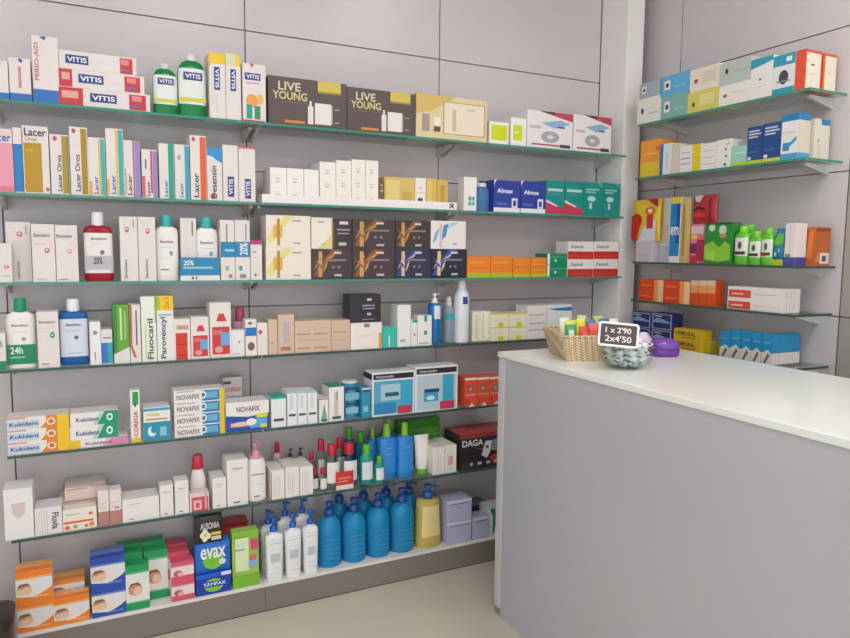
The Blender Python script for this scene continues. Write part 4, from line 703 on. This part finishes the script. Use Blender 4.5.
bg_ = M('2aa6e2', .15, 'gel'); bh = M('1f4a94', .3)
for x0, x1, yt, off, lb in ((321.5, 346, 505, .02, 'front row blue gel pump bottle, first from the white lotions'), (346.5, 371, 501, .02, 'front row blue gel pump bottle, second from the white lotions'), (371.5, 395, 496.5, .02, 'front row blue gel pump bottle, third from the white lotions'), (395.5, 419.5, 491.5, .02, 'front row blue gel pump bottle, beside the amber one'),
                            (333, 354, 491, .125, 'back row blue gel pump bottle, first from the left'), (357.5, 379, 488.5, .125, 'back row blue gel pump bottle, second from the left'), (381, 402, 485.5, .125, 'back row blue gel pump bottle, third from the left'), (404, 424, 484, .125, 'back row blue gel pump bottle, right behind the amber one')):
    bottle(7, x0, x1, yt, bpf, bg_, [(.765, .82, .34, .32, bh, 'collar')], lb, off=off, pump=(.81, 1.0, bh, -.7), group='blue gel pump bottles', flat=.9, labelp=(.1, .5, .9, M('2aa0dc', .2, 'gel'), lines('5cc0ee', .2, .8, [.15, .22, .3, .37, .44], .006)))
bottle(7, 420.5, 446, 487, [(0, .95), (.03, 1), (.12, 1), (.70, .86), (.76, .8), (.775, .3)], M('ead77a', .15, 'gel'), [(.77, .82, .34, .32, bh, 'collar')], 'amber yellow bath gel bottle with a blue pump', off=.02, flat=.7, p=2.6, pump=(.81, 1.0, M('2a5aa0', .3), -.7), labelp=(.18, .68, .75, M('ecdc98', .3)))
lv = [('6f6a94', .12, .80, .9, .84), ('d8d8e8', 0, .88, 1, 1), ('b0b0cc', .1, .7, .6, .72)]
stack(2, 7, 447.5, 472, 492, 'b7bbd8', lv, [], ['lower lavender carton of the two-high stack right of the amber bottle', 'upper lavender carton of the two-high stack right of the amber bottle'], group='lavender cartons', dep=.09)
K(7, 472.8, 490, 510.5, 'b7bbd8', lv, [], 'single lavender carton between the stack and the teal-edged carton', group='lavender cartons', dep=.07)
K(7, 490.3, 512, 499, 'd8dcdc', [('1f8f8a', [(0, 1), (.22, 1), (.3, .6), (.2, .1), (.12, .1), (.14, .7)])], [('0.C.', '4a6a6a', .35, .3, .62, .44)], 'white carton with a curved teal edge half hidden by the counter')
K(7, 468, 487, 497, '5a6a78', [('2a3440', .1, .5, .9, .9)], [], 'dark grey blue carton at the back behind the single lavender one', off=.1, dep=.07)

# ================================================================ right wall, first (top) shelf
sm = lambda c='4a4448': [('o', c, .22, .5, .06, .1), ('e6e4e2', .12, .3, .18, .8)] + lines('c8c8c8', .5, .85, [.4, .6], .04)
smt = lambda: [('b8c4c8', .5, .35, .9, .4), ('e8e8e6', .12, .3, .34, .75), ('o', '3a3a44', .23, .52, .06, .12)]
r = K('R1', 637.8, 661.3, 97, 'e9e6dd', smt(), [], 'low white nutrition carton nearest the column, lower row of the top right shelf', off=.012)
K('R1', 640, 660.8, 81.5, 'a3b1bd', smt(), [], 'grey blue carton on the white one nearest the column', off=.012, on=r)
r = K('R1', 661.6, 687.8, 94, '7fb5ae', smt(), [], 'teal carton in the lower row of the top right shelf', off=.012)
K('R1', 661.6, 690, 73.5, '5fb0dc', smt() + [('4a9ccc', 0, 0, .04, 1)], [], 'bright sky blue carton on top of the teal one', off=.012, on=r)
r = K('R1', 688.1, 719.5, 89.5, 'd8d06a', [('o', '6a5a30', .2, .4, .05, .12), ('e2dc90', .4, .3, .85, .8)], [], 'yellow carton in the lower row of the top right shelf', off=.012)
K('R1', 690.5, 719.8, 66.5, 'e8e0cf', [('o', '8a5a50', .22, .45, .07, .1), ('dcd0bc', .45, .3, .9, .8)], [], 'cream carton on top of the yellow one', off=.012, on=r)
r = K('R1', 719.8, 750.5, 83, 'ebe5dc', [('o', '8a6a60', .2, .5, .07, .08), ('dccfc4', .4, .55, .9, .6)], [], 'white carton under the grey green one on the top right shelf', off=.012)
K('R1', 720, 751, 60, 'b9c4be', [('o', '2a2a30', .25, .6, .05, .12), ('a4b0aa', .5, .5, .9, .56)], [], 'grey green carton with a dark mark in the upper row', off=.012, on=r)
K('R1', 751.5, 773.8, 57.5, 'e9e7e2', [('2f9fb4', [(0, 1), (1, 1), (1, .88), (0, .76)]), ('o', '5a5458', .45, .48, .05, .03), ('c8c4c0', .2, .3, .8, .31)], [], 'tall white carton with a slanted teal top', off=.012)
K('R1', 774.1, 796, 54, 'dfe4e2', [('2f9fb4', 0, .72, 1, 1), ('2f9fb4', 0, 0, 1, .16), ('o', '4a4648', .5, .42, .22, .18), ('8a8a88', .2, .3, .8, .34), ('e8ecec', .6, .8, .85, .92)], [], 'tall teal carton with a dark round picture', off=.012)
K('R1', 796.4, 806.5, 50, 'e0553a', [('ece2d0', .06, .04, .94, .93, 'r'), ('5a4a44', .35, .62, .55, .66, 'r'), ('c8bcac', .3, .4, .7, .42, 'r'), ('e0553a', 0, 0, 1, 1, 't')], [], 'orange carton with a cream side, standing at the shelf corner', off=.012, dep=.085)
K('R1', 814, 824.5, 54, 'e2622c', [('ece2d0', .12, .04, .98, .93, 'r'), ('c8bcac', .3, .5, .6, .52, 'r')], [], 'orange carton with a cream side, behind the one at the shelf corner', off=.105, dep=.07)
# second right shelf
K('R2', 641, 660.5, 140, 'f0a030', [('e8c83a', 0, 0, 1, .4), ('f4b860', .1, .6, .9, .66), ('e06a4a', .8, .7, 1, .8)], [], 'orange and yellow carton by the column on the second right shelf', off=.02, dep=.1)
K('R2', 661, 672, 143.5, 'e2e6ea', [('2a72b8', 0, 0, .25, 1), ('9aa0a8', .6, .2, .66, .7)], [], 'white carton with a blue left edge', off=.01)
K('R2', 672.3, 680, 143.5, 'd8ceb8', [], [], 'plain beige narrow carton on the second right shelf', off=.01)
K('R2', 680.3, 701.5, 145, 'e8e6e6', [('e4c820', .6, 0, .98, 1), ('9a94c0', .05, .5, .5, .55), ('b0acc8', .05, .3, .5, .35), ('b0acc8', .05, .72, .5, .76)], [], 'white carton with lilac lines and a yellow strip', off=.01)
lf = [('c0bcb4', .02, .3, .45, .34), ('c0bcb4', .02, .55, .45, .58)] + [('1f8a80', .55, .06, .72, .16), ('1f8a80', .62, .36, .78, .44), ('1f8a80', .6, .62, .72, .7), ('1f8a80', [(.66, .78), (.95, .94), (.8, .8)])]
K('R2', 701.8, 716.5, 143, 'e9e7e0', lines('c0bcb4', .1, .9, [.2, .45, .7], .03), [], 'white carton with thin grey lines, left of the leaf patterned one', off=.01)
K('R2', 716.8, 731.5, 139.5, 'e9e7e0', [(a_[0], *a_[1:]) for a_ in lf[2:]], [], 'white carton with small teal leaves', off=.01)
K('R2', 732, 747.5, 145.5, '9ad0c4', [('c0d02c', 0, 0, 1, .18), ('c4e4dc', .2, .6, .9, .66)], [], 'short mint carton with a lime base', off=.01)
nv2 = [('c0d02c', 0, 0, 1, .10), ('c8d0dc', .1, .86, .8, .90), ('c8d0dc', .1, .78, .9, .82), ('c8d0dc', .1, .70, .7, .74), ('3a6aa8', .1, .3, .7, .34), ('e0e4ea', .1, .12, .3, .2)]
K('R2', 748, 763.3, 126.5, '1f4a86', nv2, [], 'navy carton with pale lettering, left of two', off=.01, group='navy cartons on the second right shelf')
K('R2', 763.8, 782, 122.5, '1f4a86', nv2, [], 'navy carton with pale lettering, right of two', off=.01, group='navy cartons on the second right shelf')
K('R2', 782.6, 800, 114, 'e6e4e0', [('1f82b8', 0, .85, 1, 1), ('1f82b8', 0, .85, 1, 1, 'r'), ('2f8fc0', .12, .2, .5, .38), ('2f8fc0', [(.3, .3), (.9, .5), (.9, .42), (.5, .28)]), ('4aa0cc', 0, 0, 1, .14), ('4aa0cc', 0, 0, 1, .14, 'r'), ('2f8fc0', [(0, .45), (.5, .52), (.5, .48), (0, .38)], 'r'), ('d8d0bc', .0, .14, 1, .85, 'r'), ('b0a8a0', .1, .6, .9, .61)], [], 'white carton with a blue top and blue water splash, at the shelf corner', off=.01, dep=.06)
K('R2', 806, 816, 119, 'ddd6c6', [('1f82b8', 0, .88, 1, 1, 't'), ('1f82b8', .4, .86, 1, 1, 'r'), ('5a5450', .2, .45, .3, .5, 'r'), ('c4b8a4', .3, .05, .34, .4, 'r')], [], 'beige carton with a blue top corner behind the splash carton', off=.085, dep=.08)
# third right shelf
o = K('R3', 636, 652, 241, 'c9c2cc', [('b8b0bc', .1, .3, .9, .33)], [], 'pale lilac carton under the red gummy pouch', off=.03, dep=.05)
def pouch(sh, x0, x1, yt, col, art, lb, on=None, off=.02, name='pouch', txt=[], dep=.03, tilt=-.06):
    loc, rz, W, Hh = place(sh, x0, x1, yt, off, on); mb = MB(); m = M(col, .25)
    rings = []
    for i in range(9):
        v = i / 8; t = dep * .5 * (math.sin(math.pi * min(1, v * .86 + .07)) ** .6) if i < 8 else .0012
        rings.append(ring(W / 2 * (1 - .03 * math.sin(math.pi * v)), max(t, .001), v * Hh, 0, dep / 2, n=20, p=2.6))
    mb.loft(rings, m); fy = dep / 2 - max(r[1] for r in [(0, dep * .5)])
    art_on(mb, art, W * .92, dep, Hh, .0006)
    o = mb.build(name, None, loc, rz, rot=None); o.rotation_euler = (0, 0, rz); tag(o, lb, 'pouch'); TOP[o.name] = loc[2] + Hh
    return o
pouch('R3', 631.5, 659.5, 199.5, 'e8c23a', [('c8281e', [(.0, .05), (.0, .6), (.2, .68), (.38, .6), (.42, .5), (.25, .2), (.2, .0)]), ('d8d8e0', [(.3, .0), (.95, .0), (.95, .5), (.7, .5), (.45, .3)]), ('c8324a', .6, .3, .84, .66), ('o', 'd87a2a', .72, .72, .2, .1), ('o', 'f0e0c0', .72, .72, .08, .05), ('b03020', [(.6, 1), (1, 1), (1, .8)])], 'red and yellow gummy pouch raised on a lilac carton', on=o, off=.04)
K('R3', 655, 673, 198, 'dfe0e4', [('e0d04a', 0, .55, .55, 1), ('e6d8b0', .3, .3, .8, .56), ('8cc0d8', .1, .15, .4, .4), ('c8ccd8', .4, 0, 1, .25)], [], 'thin pale card carton with a yellow upper half', off=.08, dep=.03, name='carton')
K('R3', 671.5, 681.8, 197, 'e8e6ec', [('1f84c0', .0, .1, .95, .9), ('2a4aa0', .6, .3, .95, .9), ('e0c83a', 0, .9, 1, 1)], [('em', 'e8ecf4', .05, .42, .85, .55)], 'bright blue carton with white lettering and yellow top', off=.02, dep=.02)
K('R3', 682.2, 688.5, 197.5, 'c8b06a', [('9a8440', .3, .1, .6, .9)], [], 'narrow ochre carton beside the bright blue one', off=.02, dep=.02)
rp = K('R3', 690.5, 705, 224, 'd87a92', [('b8305a', .5, .05, 1, .6), ('6a3a6a', .05, .25, .5, .5), ('e8d05a', .1, .62, .5, .72), ('e4c4cc', .05, .75, .95, .95), ('c83248', .1, 0, .5, .2)], [], 'pink berry carton under the red pack', off=.045, dep=.05)
pouch('R3', 692, 716.5, 194.5, 'b0343c', [('c8c8c0', [(.1, .98), (.5, .98), (.35, .75), (.15, .78)]), ('2a1a1c', [(.05, .5), (.3, .62), (.6, .5), (.6, .44), (.3, .55), (.05, .44)]), ('d0303a', .1, .22, .6, .4), ('8a2a30', .75, .05, .82, .9)], 'dark red sweet pouch with a black curved mark on top of the pink carton', on=rp, off=.045)
K('R3', 705.5, 733, 222.5, '2a8a3a', [('8ac83a', [(0, .1), (0, .45), (.3, .55), (.55, .4), (.75, .55), (.95, .45), (.95, .1), (.5, .04)]), ('o', 'c8dcc8', .26, .88, .12, .09), ('o', 'c0d4c0', .66, .82, .14, .12), ('o', 'c88a6a', .68, .68, .12, .06), ('a4d850', .1, .1, .4, .3), ('14602a', 0, .95, 1, 1)], [], 'green sweets carton with two printed figures', off=.012, dep=.05)
gb = M('62c030', .3)
for x0, x1, yt, off, lb in ((733.8, 748, 226, .012, 'light green toiletry bottle beside the green carton'), (748.3, 760.8, 231, .012, 'light green toiletry bottle in the middle of three'), (761, 772.8, 228, .012, 'light green toiletry bottle with a red mark, right of three'), (741, 754, 224.5, .07, 'light green toiletry bottle set behind the front three')):
    bottle('R3', x0, x1, yt, [(0, .92), (.04, 1), (.72, 1), (.8, .85), (.84, .55)], gb, [(.83, 1, .6, .55, M('7ad03a', .3), 'cap')], lb, off=off, flat=.7, p=2.8, group='light green bottles',
           labelp=(.22, .70, 1.1, M('e4e6dc', .4), [('o', '5a5040', .5, .5, .14, .1), ('4a3a34', .1, .26, .9, .34)] + ([('c8503a', .2, .24, .6, .28)] if x0 == 761 else [])))
pouch('R3', 773, 785.5, 228, '1f7fae', [('6ac03a', [(.1, .6), (.5, .85), (.95, .85), (.95, .6), (.5, .52)]), ('b0c82c', 0, .0, 1, .16), ('o', 'a0d4ec', .3, .3, .1, .07), ('o', 'a0d4ec', .6, .4, .08, .06)], 'blue wipes pouch with a green swoosh', off=.015, dep=.05)
K('R3', 786, 796.5, 223, 'e4dcd8', [('4a4a9c', 0, 0, 1, .2), ('6aa04a', .1, .2, .6, .28), ('c4b8b8', .5, .3, .54, .95), ('4a4a9c', 0, 0, 1, .2, 'r')], [], 'white carton with a violet base on the third right shelf', off=.012, dep=.06)
K('R3', 806.5, 816, 227, 'c0602c', [('d87a3a', [(.1, .2), (.6, .2), (.9, .9), (.4, .9)]), ('c4642e', [(0, .95), (1, .95), (.7, .3), (.5, .3)], 'r'), ('e0d8cc', .35, .06, .95, .34, 'r'), ('5a5048', .5, .12, .75, .26, 'r'), ('d88a50', [(0, .1), (.3, .4), (.3, .1)], 'r'), ('8a4a24', .05, .9, .9, .96, 'r')], [], 'rust orange carton at the near end of the third right shelf', off=.078, dep=.085)
# fourth right shelf
org = [('f0c8a0', .78, 0, 1, 1), ('ee9a50', .62, 0, .78, 1), ('f08a50', .08, .4, .5, .5)]
for i, (a_, b_) in enumerate(((639.5, 663.8), (664, 690.5))):
    stack(2, 'R4', a_, b_, 279.5 + i * 1.5, 'dc4a22', org, [], ['lower red to cream carton of the %s pair' % ['left', 'right'][i], 'upper red to cream carton of the %s pair' % ['left', 'right'][i]], group='red to cream cartons', off=.012)
tn = [('e0c8a8', 0, .8, 1, 1), ('e8a060', 0, .5, 1, .8)]
for i, (a_, b_) in enumerate(((691, 699.2), (699.4, 707.4), (707.6, 716))):
    K('R4', a_, b_, 280.5, 'd8501f', tn, [], '%s of three upright red cartons fading to cream' % ['left', 'middle', 'right'][i], group='upright red cartons', off=.012, dep=.05)
wr = [('dc5034', .02, .06, .44, .72), ('f0d0c8', .08, .32, .3, .44), ('d8b8b8', .5, .4, .9, .46), ('d0c0c0', .2, .2, .24, .8, 'r'), ('d0c0c0', .4, .2, .44, .8, 'r'), ('d0c0c0', .6, .2, .64, .8, 'r')]
stack(2, 'R4', 728, 783.5, 287.5, 'ebe2de', wr, [], ['lower long white carton with a red left part', 'upper long white carton with a red left part'], group='long white and red cartons', off=.012, dep=.095)
# fifth right shelf
nvy = [('b8c4e0', .04, .04, .96, .96), ('22306c', .08, .08, .92, .92), ('8ea4d4', [(.1, .55), (.3, .72), (.6, .62), (.9, .5), (.9, .42), (.1, .42)]), ('c8d0e8', .15, .78, .5, .84)]
for i, (a_, b_) in enumerate(((632, 651.5), (651.8, 673))):
    stack(2, 'R5', a_, b_, 312 + i * 1.2, '22306c', nvy, [], ['%s navy carton in the %s column behind the purple tub' % (q, ['left', 'right'][i]) for q in ('bottom', 'top')], group='navy cartons behind the counter', off=.012, dep=.06)
hm = [('8a2a30', .3, .18, .8, .26)]
stack(2, 'R5', 673.8, 702, 329.5, 'e0b91c', hm, [('HEMORAL', '4a3a1a', .08, .4, .8, .8)], ['%s of the two stacked yellow cartons behind the counter' % q for q in ('lower', 'upper')], group='yellow cartons behind the counter', off=.012, dep=.06)
K('R5', 705, 710.5, 342, 'c8b02a', [], [], 'small dull yellow carton beside the yellow stack', off=.03, dep=.05)
bs = [('e6e2dc', 0, 0, 1, .38), ('e6e2dc', 0, 0, 1, .38, 'r'), ('e6e2dc', [(.1, .38), (.6, .5), (.9, .38)]), ('8a7068', [(.2, .05), (.6, .4), (.8, .3), (.4, .02)]), ('7ac0e4', .2, .7, .8, .74)]
xs_ = [720.5, 730.8, 741.4, 752, 762.6, 773.2]
for i in range(5):
    K('R5', xs_[i], xs_[i + 1] - .2, [331, 330, 331.5, 333, 334.5][i], '2496cc', bs, [], '%s blue and white carton in the front row behind the counter' % ['first', 'second', 'third', 'fourth', 'fifth'][i], group='blue and white cartons', off=.012, dep=.038)
for j, xo in enumerate((779.5, 786, 792.5)):
    y_ = onX(762.6, 334, XR + .012).y; a_ = .052 + .0405 * j
    loc, rz, W_, H_ = place('R5', 762.6, 773, 334.5, .012); loc = (XR + .012 + .0385 * (j + 1), loc[1], loc[2]); mb = MB(); mb.box((-W_ / 2, 0, 0), (W_ / 2, .038, H_), M('2496cc', .42), .0009)
    art_on(mb, bs, W_, .038, H_); tag(mb.build('carton', None, loc, rz), 'blue and white carton %s behind the fifth one of the front row' % ['directly', 'second', 'third'][j], 'box', 'blue and white cartons')

# ================================================================ on the counter
ang = math.atan2(-0.049, 0.117)
bx = empty('wicker_basket', (1.428, 1.812, CZ), ang); tag(bx, 'rectangular pale woven basket filled with sweet packets on the counter', 'basket')
BW, BD, BH = .215, .249, .084
wick = M('d9c4a0', .6); wk = wick.node_tree; b_ = wk.nodes['Principled BSDF']
tc = wk.nodes.new('ShaderNodeTexCoord'); mp = wk.nodes.new('ShaderNodeMapping'); mp.inputs['Scale'].default_value = (150, 150, 150); mp.inputs['Rotation'].default_value = (.3, .75, .78)
ck = wk.nodes.new('ShaderNodeTexChecker'); ck.inputs['Scale'].default_value = 1.0; ck.inputs[1].default_value = (*[lin(v) for v in (0xe6, 0xd4, 0xb2)], 1); ck.inputs[2].default_value = (*[lin(v) for v in (0xb8, 0x98, 0x6c)], 1)
wk.links.new(tc.outputs['Object'], mp.inputs[0]); wk.links.new(mp.outputs[0], ck.inputs[0]); wk.links.new(ck.outputs[0], b_.inputs['Base Color'])
bpn = wk.nodes.new('ShaderNodeBump'); bpn.inputs['Strength'].default_value = .6; bpn.inputs['Distance'].default_value = .002; wk.links.new(ck.outputs[1], bpn.inputs['Height']); wk.links.new(bpn.outputs[0], b_.inputs['Normal'])
def rrect(w, d, z, ox, oy, r=.02):
    pts = []
    for cxx, cyy, a0 in ((ox + w - r, oy + r, -90), (ox + w - r, oy + d - r, 0), (ox + r, oy + d - r, 90), (ox + r, oy + r, 180)):
        for k in range(5): t = math.radians(a0 + 22.5 * k); pts.append((cxx + r * math.cos(t), cyy + r * math.sin(t), z))
    return pts
fl_ = .022
outer = [rrect(BW + 2 * fl_ * t, BD + 2 * fl_ * t, .0005 + BH * t, -fl_ * t, -fl_ * t, .022) for t in (0, .25, .5, .75, 1)]
inner = [rrect(BW + 2 * fl_ * t - .012, BD + 2 * fl_ * t - .012, max(.004, BH * t), -fl_ * t + .006, -fl_ * t + .006, .018) for t in (1, .5, 0)]
mb = MB(); mb.loft(outer + inner, wick); mb.build('woven_body', bx)
mb = MB(); rimr = []
cpts = rrect(BW + 2 * fl_ - .006, BD + 2 * fl_ - .006, BH, -fl_ + .003, -fl_ + .003, .02); cc = Vector((BW / 2, BD / 2, BH))
for k, pnt in enumerate(cpts + [cpts[0]]):
    pv = Vector(pnt); outd = (pv - cc); outd.z = 0; outd.normalize()
    rimr.append([tuple(pv + outd * .006 * math.cos(t * math.pi / 4) + Vector((0, 0, .005 * math.sin(t * math.pi / 4)))) for t in range(8)])
mb.loft(rimr, wick, capb=False, capt=False); mb.build('rim', bx)
# sweet packets standing in the basket
bm_ = bx.matrix_basis.copy() if False else Matrix.Translation((1.428, 1.812, CZ)) @ Matrix.Rotation(ang, 4, 'Z')
def packet(u, v, z, w_, h_, col, lb, tilt, yaw, grp, art=[]):
    mb = MB(); n = 8; rings = []
    for i in range(9):
        q = i / 8; t = .009 * math.sin(math.pi * q) ** .7 + .0006 if 0 < i < 8 else .0006
        rings.append(ring(w_ / 2 * (1 + (.03 if i in (0, 8) else 0)), t, q * h_, n=16, p=2.6))
    mb.loft(rings, M(col, .25)); art_on(mb, art, w_ * .8, 0, h_, .0098)
    pos = bm_ @ Vector((u * .78, v * .95, z)); o = mb.build('sweet_packet', None, pos, rot=(tilt, random.uniform(-.07, .07), ang + yaw)); return tag(o, lb, 'packet', grp)
pks = [(.035, .035, '2a9a5a', 'green and white sweet packet at the left corner of the basket', [('e6ece4', .2, .3, .8, .8)]), (.085, .030, 'd8443c', 'red sweet packet at the front of the basket', [('e87a6a', .2, .5, .8, .8)]), (.135, .035, 'e05a44', 'coral red sweet packet in the front row behind the rim', [('c83a34', .2, .2, .8, .5)]), (.185, .030, 'e0684a', 'orange red sweet packet beside the price board', [('f0b8a0', .3, .3, .7, .6)]), (.230, .032, 'd84a3a', 'red sweet packet hidden behind the price board', []),
       (.04, .09, 'dfe03a', 'yellow sweet packet behind the green and white one', [('9aa820', .2, .5, .8, .8)]), (.095, .095, 'e6dc3c', 'bright yellow sweet packet in the second row', [('3a8a4a', .2, .3, .6, .5)]), (.15, .10, '4a6ab8', 'blue and white sweet packet in the middle', [('e6e8f0', .1, .4, .9, .7)]), (.205, .095, '3f66b4', 'dark blue sweet packet in the middle right', [('d8e0f0', .1, .5, .9, .7)]), (.243, .1, 'e8e8e4', 'white sweet packet in the middle right', []),
       (.045, .16, 'e8e6d8', 'cream sweet packet at the back left', []), (.10, .165, 'd8e06a', 'pale lime sweet packet at the back', []), (.155, .17, '8cb83a', 'leaf green sweet packet at the back', [('e8ecd0', .1, .6, .9, .9)]), (.21, .165, '9cc244', 'light green sweet packet at the back right', [('e8ecd0', .1, .6, .9, .9)]), (.245, .165, '86b03a', 'green sweet packet in the back right corner', []),
       (.07, .225, 'dcdccc', 'grey white sweet packet along the back rim', []), (.15, .228, 'd0d4b0', 'pale green sweet packet along the back rim', []), (.225, .226, 'c8d08a', 'olive sweet packet along the back rim', [])]
for i, (u, v, c_, lb, ar) in enumerate(pks): packet(u, v, .012 + (.004 if v > .08 else .012), .034 if v > .05 else .036, .100 + (.012 if v > .08 else 0) - (.004 if v < .05 and i else 0) + random.uniform(-.008, .006), c_, lb, (-.12 if v < .2 else -.05) + random.uniform(-.04, .04), random.uniform(-.2, .2), 'packets in the basket', ar)

# glass bowl with wrapped sweets
bc = Vector((1.527, 1.640, CZ)); bw = empty('glass_bowl', bc); tag(bw, 'round clear bowl of wrapped white sweets carrying the price board', 'bowl')
pr = [(.0005, .040), (.004, .052), (.016, .072), (.036, .082), (.060, .083), (.078, .079)]
mb = MB(); gm = M('f2f6f6', .05, 'clear')
mb.loft([ring(r_, r_, z_, n=32) for z_, r_ in pr] + [ring(r_ - .002, r_ - .002, max(z_, .004), n=32) for z_, r_ in reversed(pr)], gm); mb.build('bowl_body', bw)
mb = MB(); mb.loft([[((.079 + .002 * math.cos(t * math.pi / 3)) * math.cos(a_ * math.pi / 16), (.079 + .002 * math.cos(t * math.pi / 3)) * math.sin(a_ * math.pi / 16), .078 + .002 * math.sin(t * math.pi / 3)) for t in range(6)] for a_ in range(33)], M('e8ecec', .15), capb=False, capt=False); mb.build('rim', bw)
cms = []
def sweet_mesh():
    mb = MB(); m = M('fcfbf8', .3); rings = []
    for x, r_ in ((-.026, .008), (-.020, .009), (-.0135, .0035), (-.010, .0085), (0, .0105), (.010, .0085), (.0135, .0035), (.020, .009), (.026, .008)):
        rings.append([(x, r_ * math.cos(t * math.pi / 5) * (1 if abs(x) < .012 else 1.25), r_ * math.sin(t * math.pi / 5) * (1 if abs(x) < .012 else .35)) for t in range(10)])
    mb.loft(rings, m); return mb
sp = None; layers = [(.017, .036, 5), (.017, .0, 1), (.035, .054, 8), (.035, .018, 3), (.053, .056, 9), (.053, .020, 3), (.071, .054, 9), (.071, .02, 3), (.088, .034, 5)]
n_ = 0; nl = ['low', 'low', 'middle', 'middle', 'upper', 'upper', 'topmost']
for li, (z_, r_, n) in enumerate(layers):
    for k in range(n):
        t = 2 * math.pi * (k + .3 * li) / n
        if sp is None: sp = sweet_mesh().build('wrapped_sweet'); s_ = sp; mb = MB(); mb.box((-.006, -.0112, -.002), (.006, -.0104, .002), M('3a4a8a')); st = mb.build('printed_mark', s_)
        else:
            s_ = sp.copy(); COL.objects.link(s_); c2 = st.copy(); COL.objects.link(c2); c2.parent = s_
        s_.location = bc + Vector((r_ * math.cos(t), r_ * math.sin(t), z_)); s_.rotation_euler = (random.uniform(-.3, .3) + random.choice((0, math.pi)), random.uniform(-.3, .3), t + math.pi / 2 + random.uniform(-.3, .3))
        tag(s_, 'white wrapped sweet with twisted ends in the clear bowl', 'sweet', 'wrapped sweets in the bowl')
# price board, leaning on the bowl's front rim
def board():
    tl_, tr_, br_, bl_ = (602, 321), (642, 325), (636, 348.5), (594.5, 344.5)
    n = Vector((-.55, -.80, .25)).normalized(); c = bc + Vector((-.052, -.070, .095))
    def hit(px, py):
        d = ray(px, py); t = (c - CAM).dot(n) / d.dot(n); return CAM + d * t
    P4 = [hit(*p) for p in (bl_, br_, tr_, tl_)]
    ux = ((P4[1] - P4[0]) + (P4[2] - P4[3])); W = ux.length / 2; ux.normalize(); uz = n.cross(ux).normalized() * -1
    uz = ((P4[3] - P4[0]) + (P4[2] - P4[1])); H2 = uz.length / 2; uz = (uz - ux * uz.dot(ux)).normalized()
    ctr = sum(P4, Vector()) / 4; nn = ux.cross(uz).normalized()
    yy = -nn if nn.dot(n) > 0 else nn
    m4 = Matrix(((ux.x, yy.x, uz.x, 0), (ux.y, yy.y, uz.y, 0), (ux.z, yy.z, uz.z, 0), (0, 0, 0, 1)))
    o0 = ctr - ux * 0 - uz * H2 / 2; m4.translation = o0
    r = empty('price_board', (0, 0, 0)); r.matrix_world = m4; tag(r, 'small black chalk price board with white rounded frame on the bowl', 'price board')
    def rr(w, h, y, r0, z0): 
        pts = []
        for cxx, czz, a0 in ((w / 2 - r0, r0, -90), (w / 2 - r0, h - r0, 0), (-w / 2 + r0, h - r0, 90), (-w / 2 + r0, r0, 180)):
            for k in range(5): t = math.radians(a0 + 22.5 * k); pts.append((cxx + r0 * math.cos(t), y, z0 + czz + r0 * math.sin(t)))
        return pts
    mb = MB(); mb.loft([rr(W, H2, .008, .01, 0), rr(W, H2, 0.001, .01, 0), rr(W - .003, H2 - .003, 0, .009, .0015), rr(W - .013, H2 - .013, 0, .004, .0065), rr(W - .014, H2 - .014, .003, .004, .007)], M('eeece8', .3), smooth=False, capt=False); mb.build('frame', r)
    mb = MB(); mb.box((-W / 2 + .006, .0015, .006), (W / 2 - .006, .006, H2 - .006), M('51474a', .7)); bo = mb.build('chalkboard', r)
    tb = MB(); text_on(tb, [("1 x 2'90", 'e6e2e0', .14, .56, .84, .80), ("2x4'50", 'e6e2e0', .14, .2, .86, .46)], W - .012, .001, H2, -.0010); tb.build('lettering', bo)
    # clear clip that holds the board on the rim
    mb = MB(); mb.box((-.012, .0082, -.012), (.012, .0102, H2 * .5), M('e8ecec', .1, 'clear')); mb.build('clip', r)
board()
# purple tub with a lid and a pale inner liner
pc = onZ(667, 357.5, CZ); pc = Vector((pc.x + .02, pc.y + .035, CZ)); pt = empty('purple_tub', pc, -.35); tag(pt, 'shiny purple plastic sweet tub beside the clear bowl', 'tub')
mb = MB(); pm = M('6c3a9c', .2)
mb.loft([ring(.044, .036, .0005, p=2.6), ring(.050, .041, .006, p=2.6), ring(.052, .043, .022, p=2.6), ring(.049, .040, .025, p=2.6)], pm); mb.build('base', pt)
mb = MB(); mb.loft([ring(.049, .040, .0255, p=2.4), ring(.052, .043, .028, p=2.4), ring(.050, .041, .044, p=2.4), ring(.042, .033, .055, p=2.3), ring(.024, .018, .062, p=2.2)], M('7a48ae', .18)); mb.build('lid', pt)
sc_ = bc + Vector((.118, .05, 0))
mb = MB(); mb.loft([ring(.030, .02, .0005, p=2.5), ring(.034, .024, .02, p=2.5), ring(.030, .02, .05, p=2.5), ring(.012, .004, .075)], M('e2cfe8', .25)); tag(mb.build('sweet_bag', None, pc + Vector((-.015, .085, 0)), -.3), 'pale pink sweet bag behind the purple tub', 'bag')
# dark bin at the far lower left beside the plinth
bn = empty('waste_bin', (-0.325, 2.335, 0)); tag(bn, 'dark brown bin on the floor left of the plinth', 'bin')
mb = MB(); bd = M('3a2f2a', .45)
mb.loft([ring(.085, .085, .001, p=4), ring(.10, .10, .22, p=4), ring(.10, .10, .232, p=4), ring(.092, .092, .232, p=4), ring(.078, .078, .01, p=4)], bd); mb.build('bin_body', bn)
mb = MB(); mb.loft([ring(.102, .102, .2325, p=4), ring(.102, .102, .243, p=4), ring(.08, .08, .250, p=4)], M('2c2420', .4)); mb.build('lid', bn)
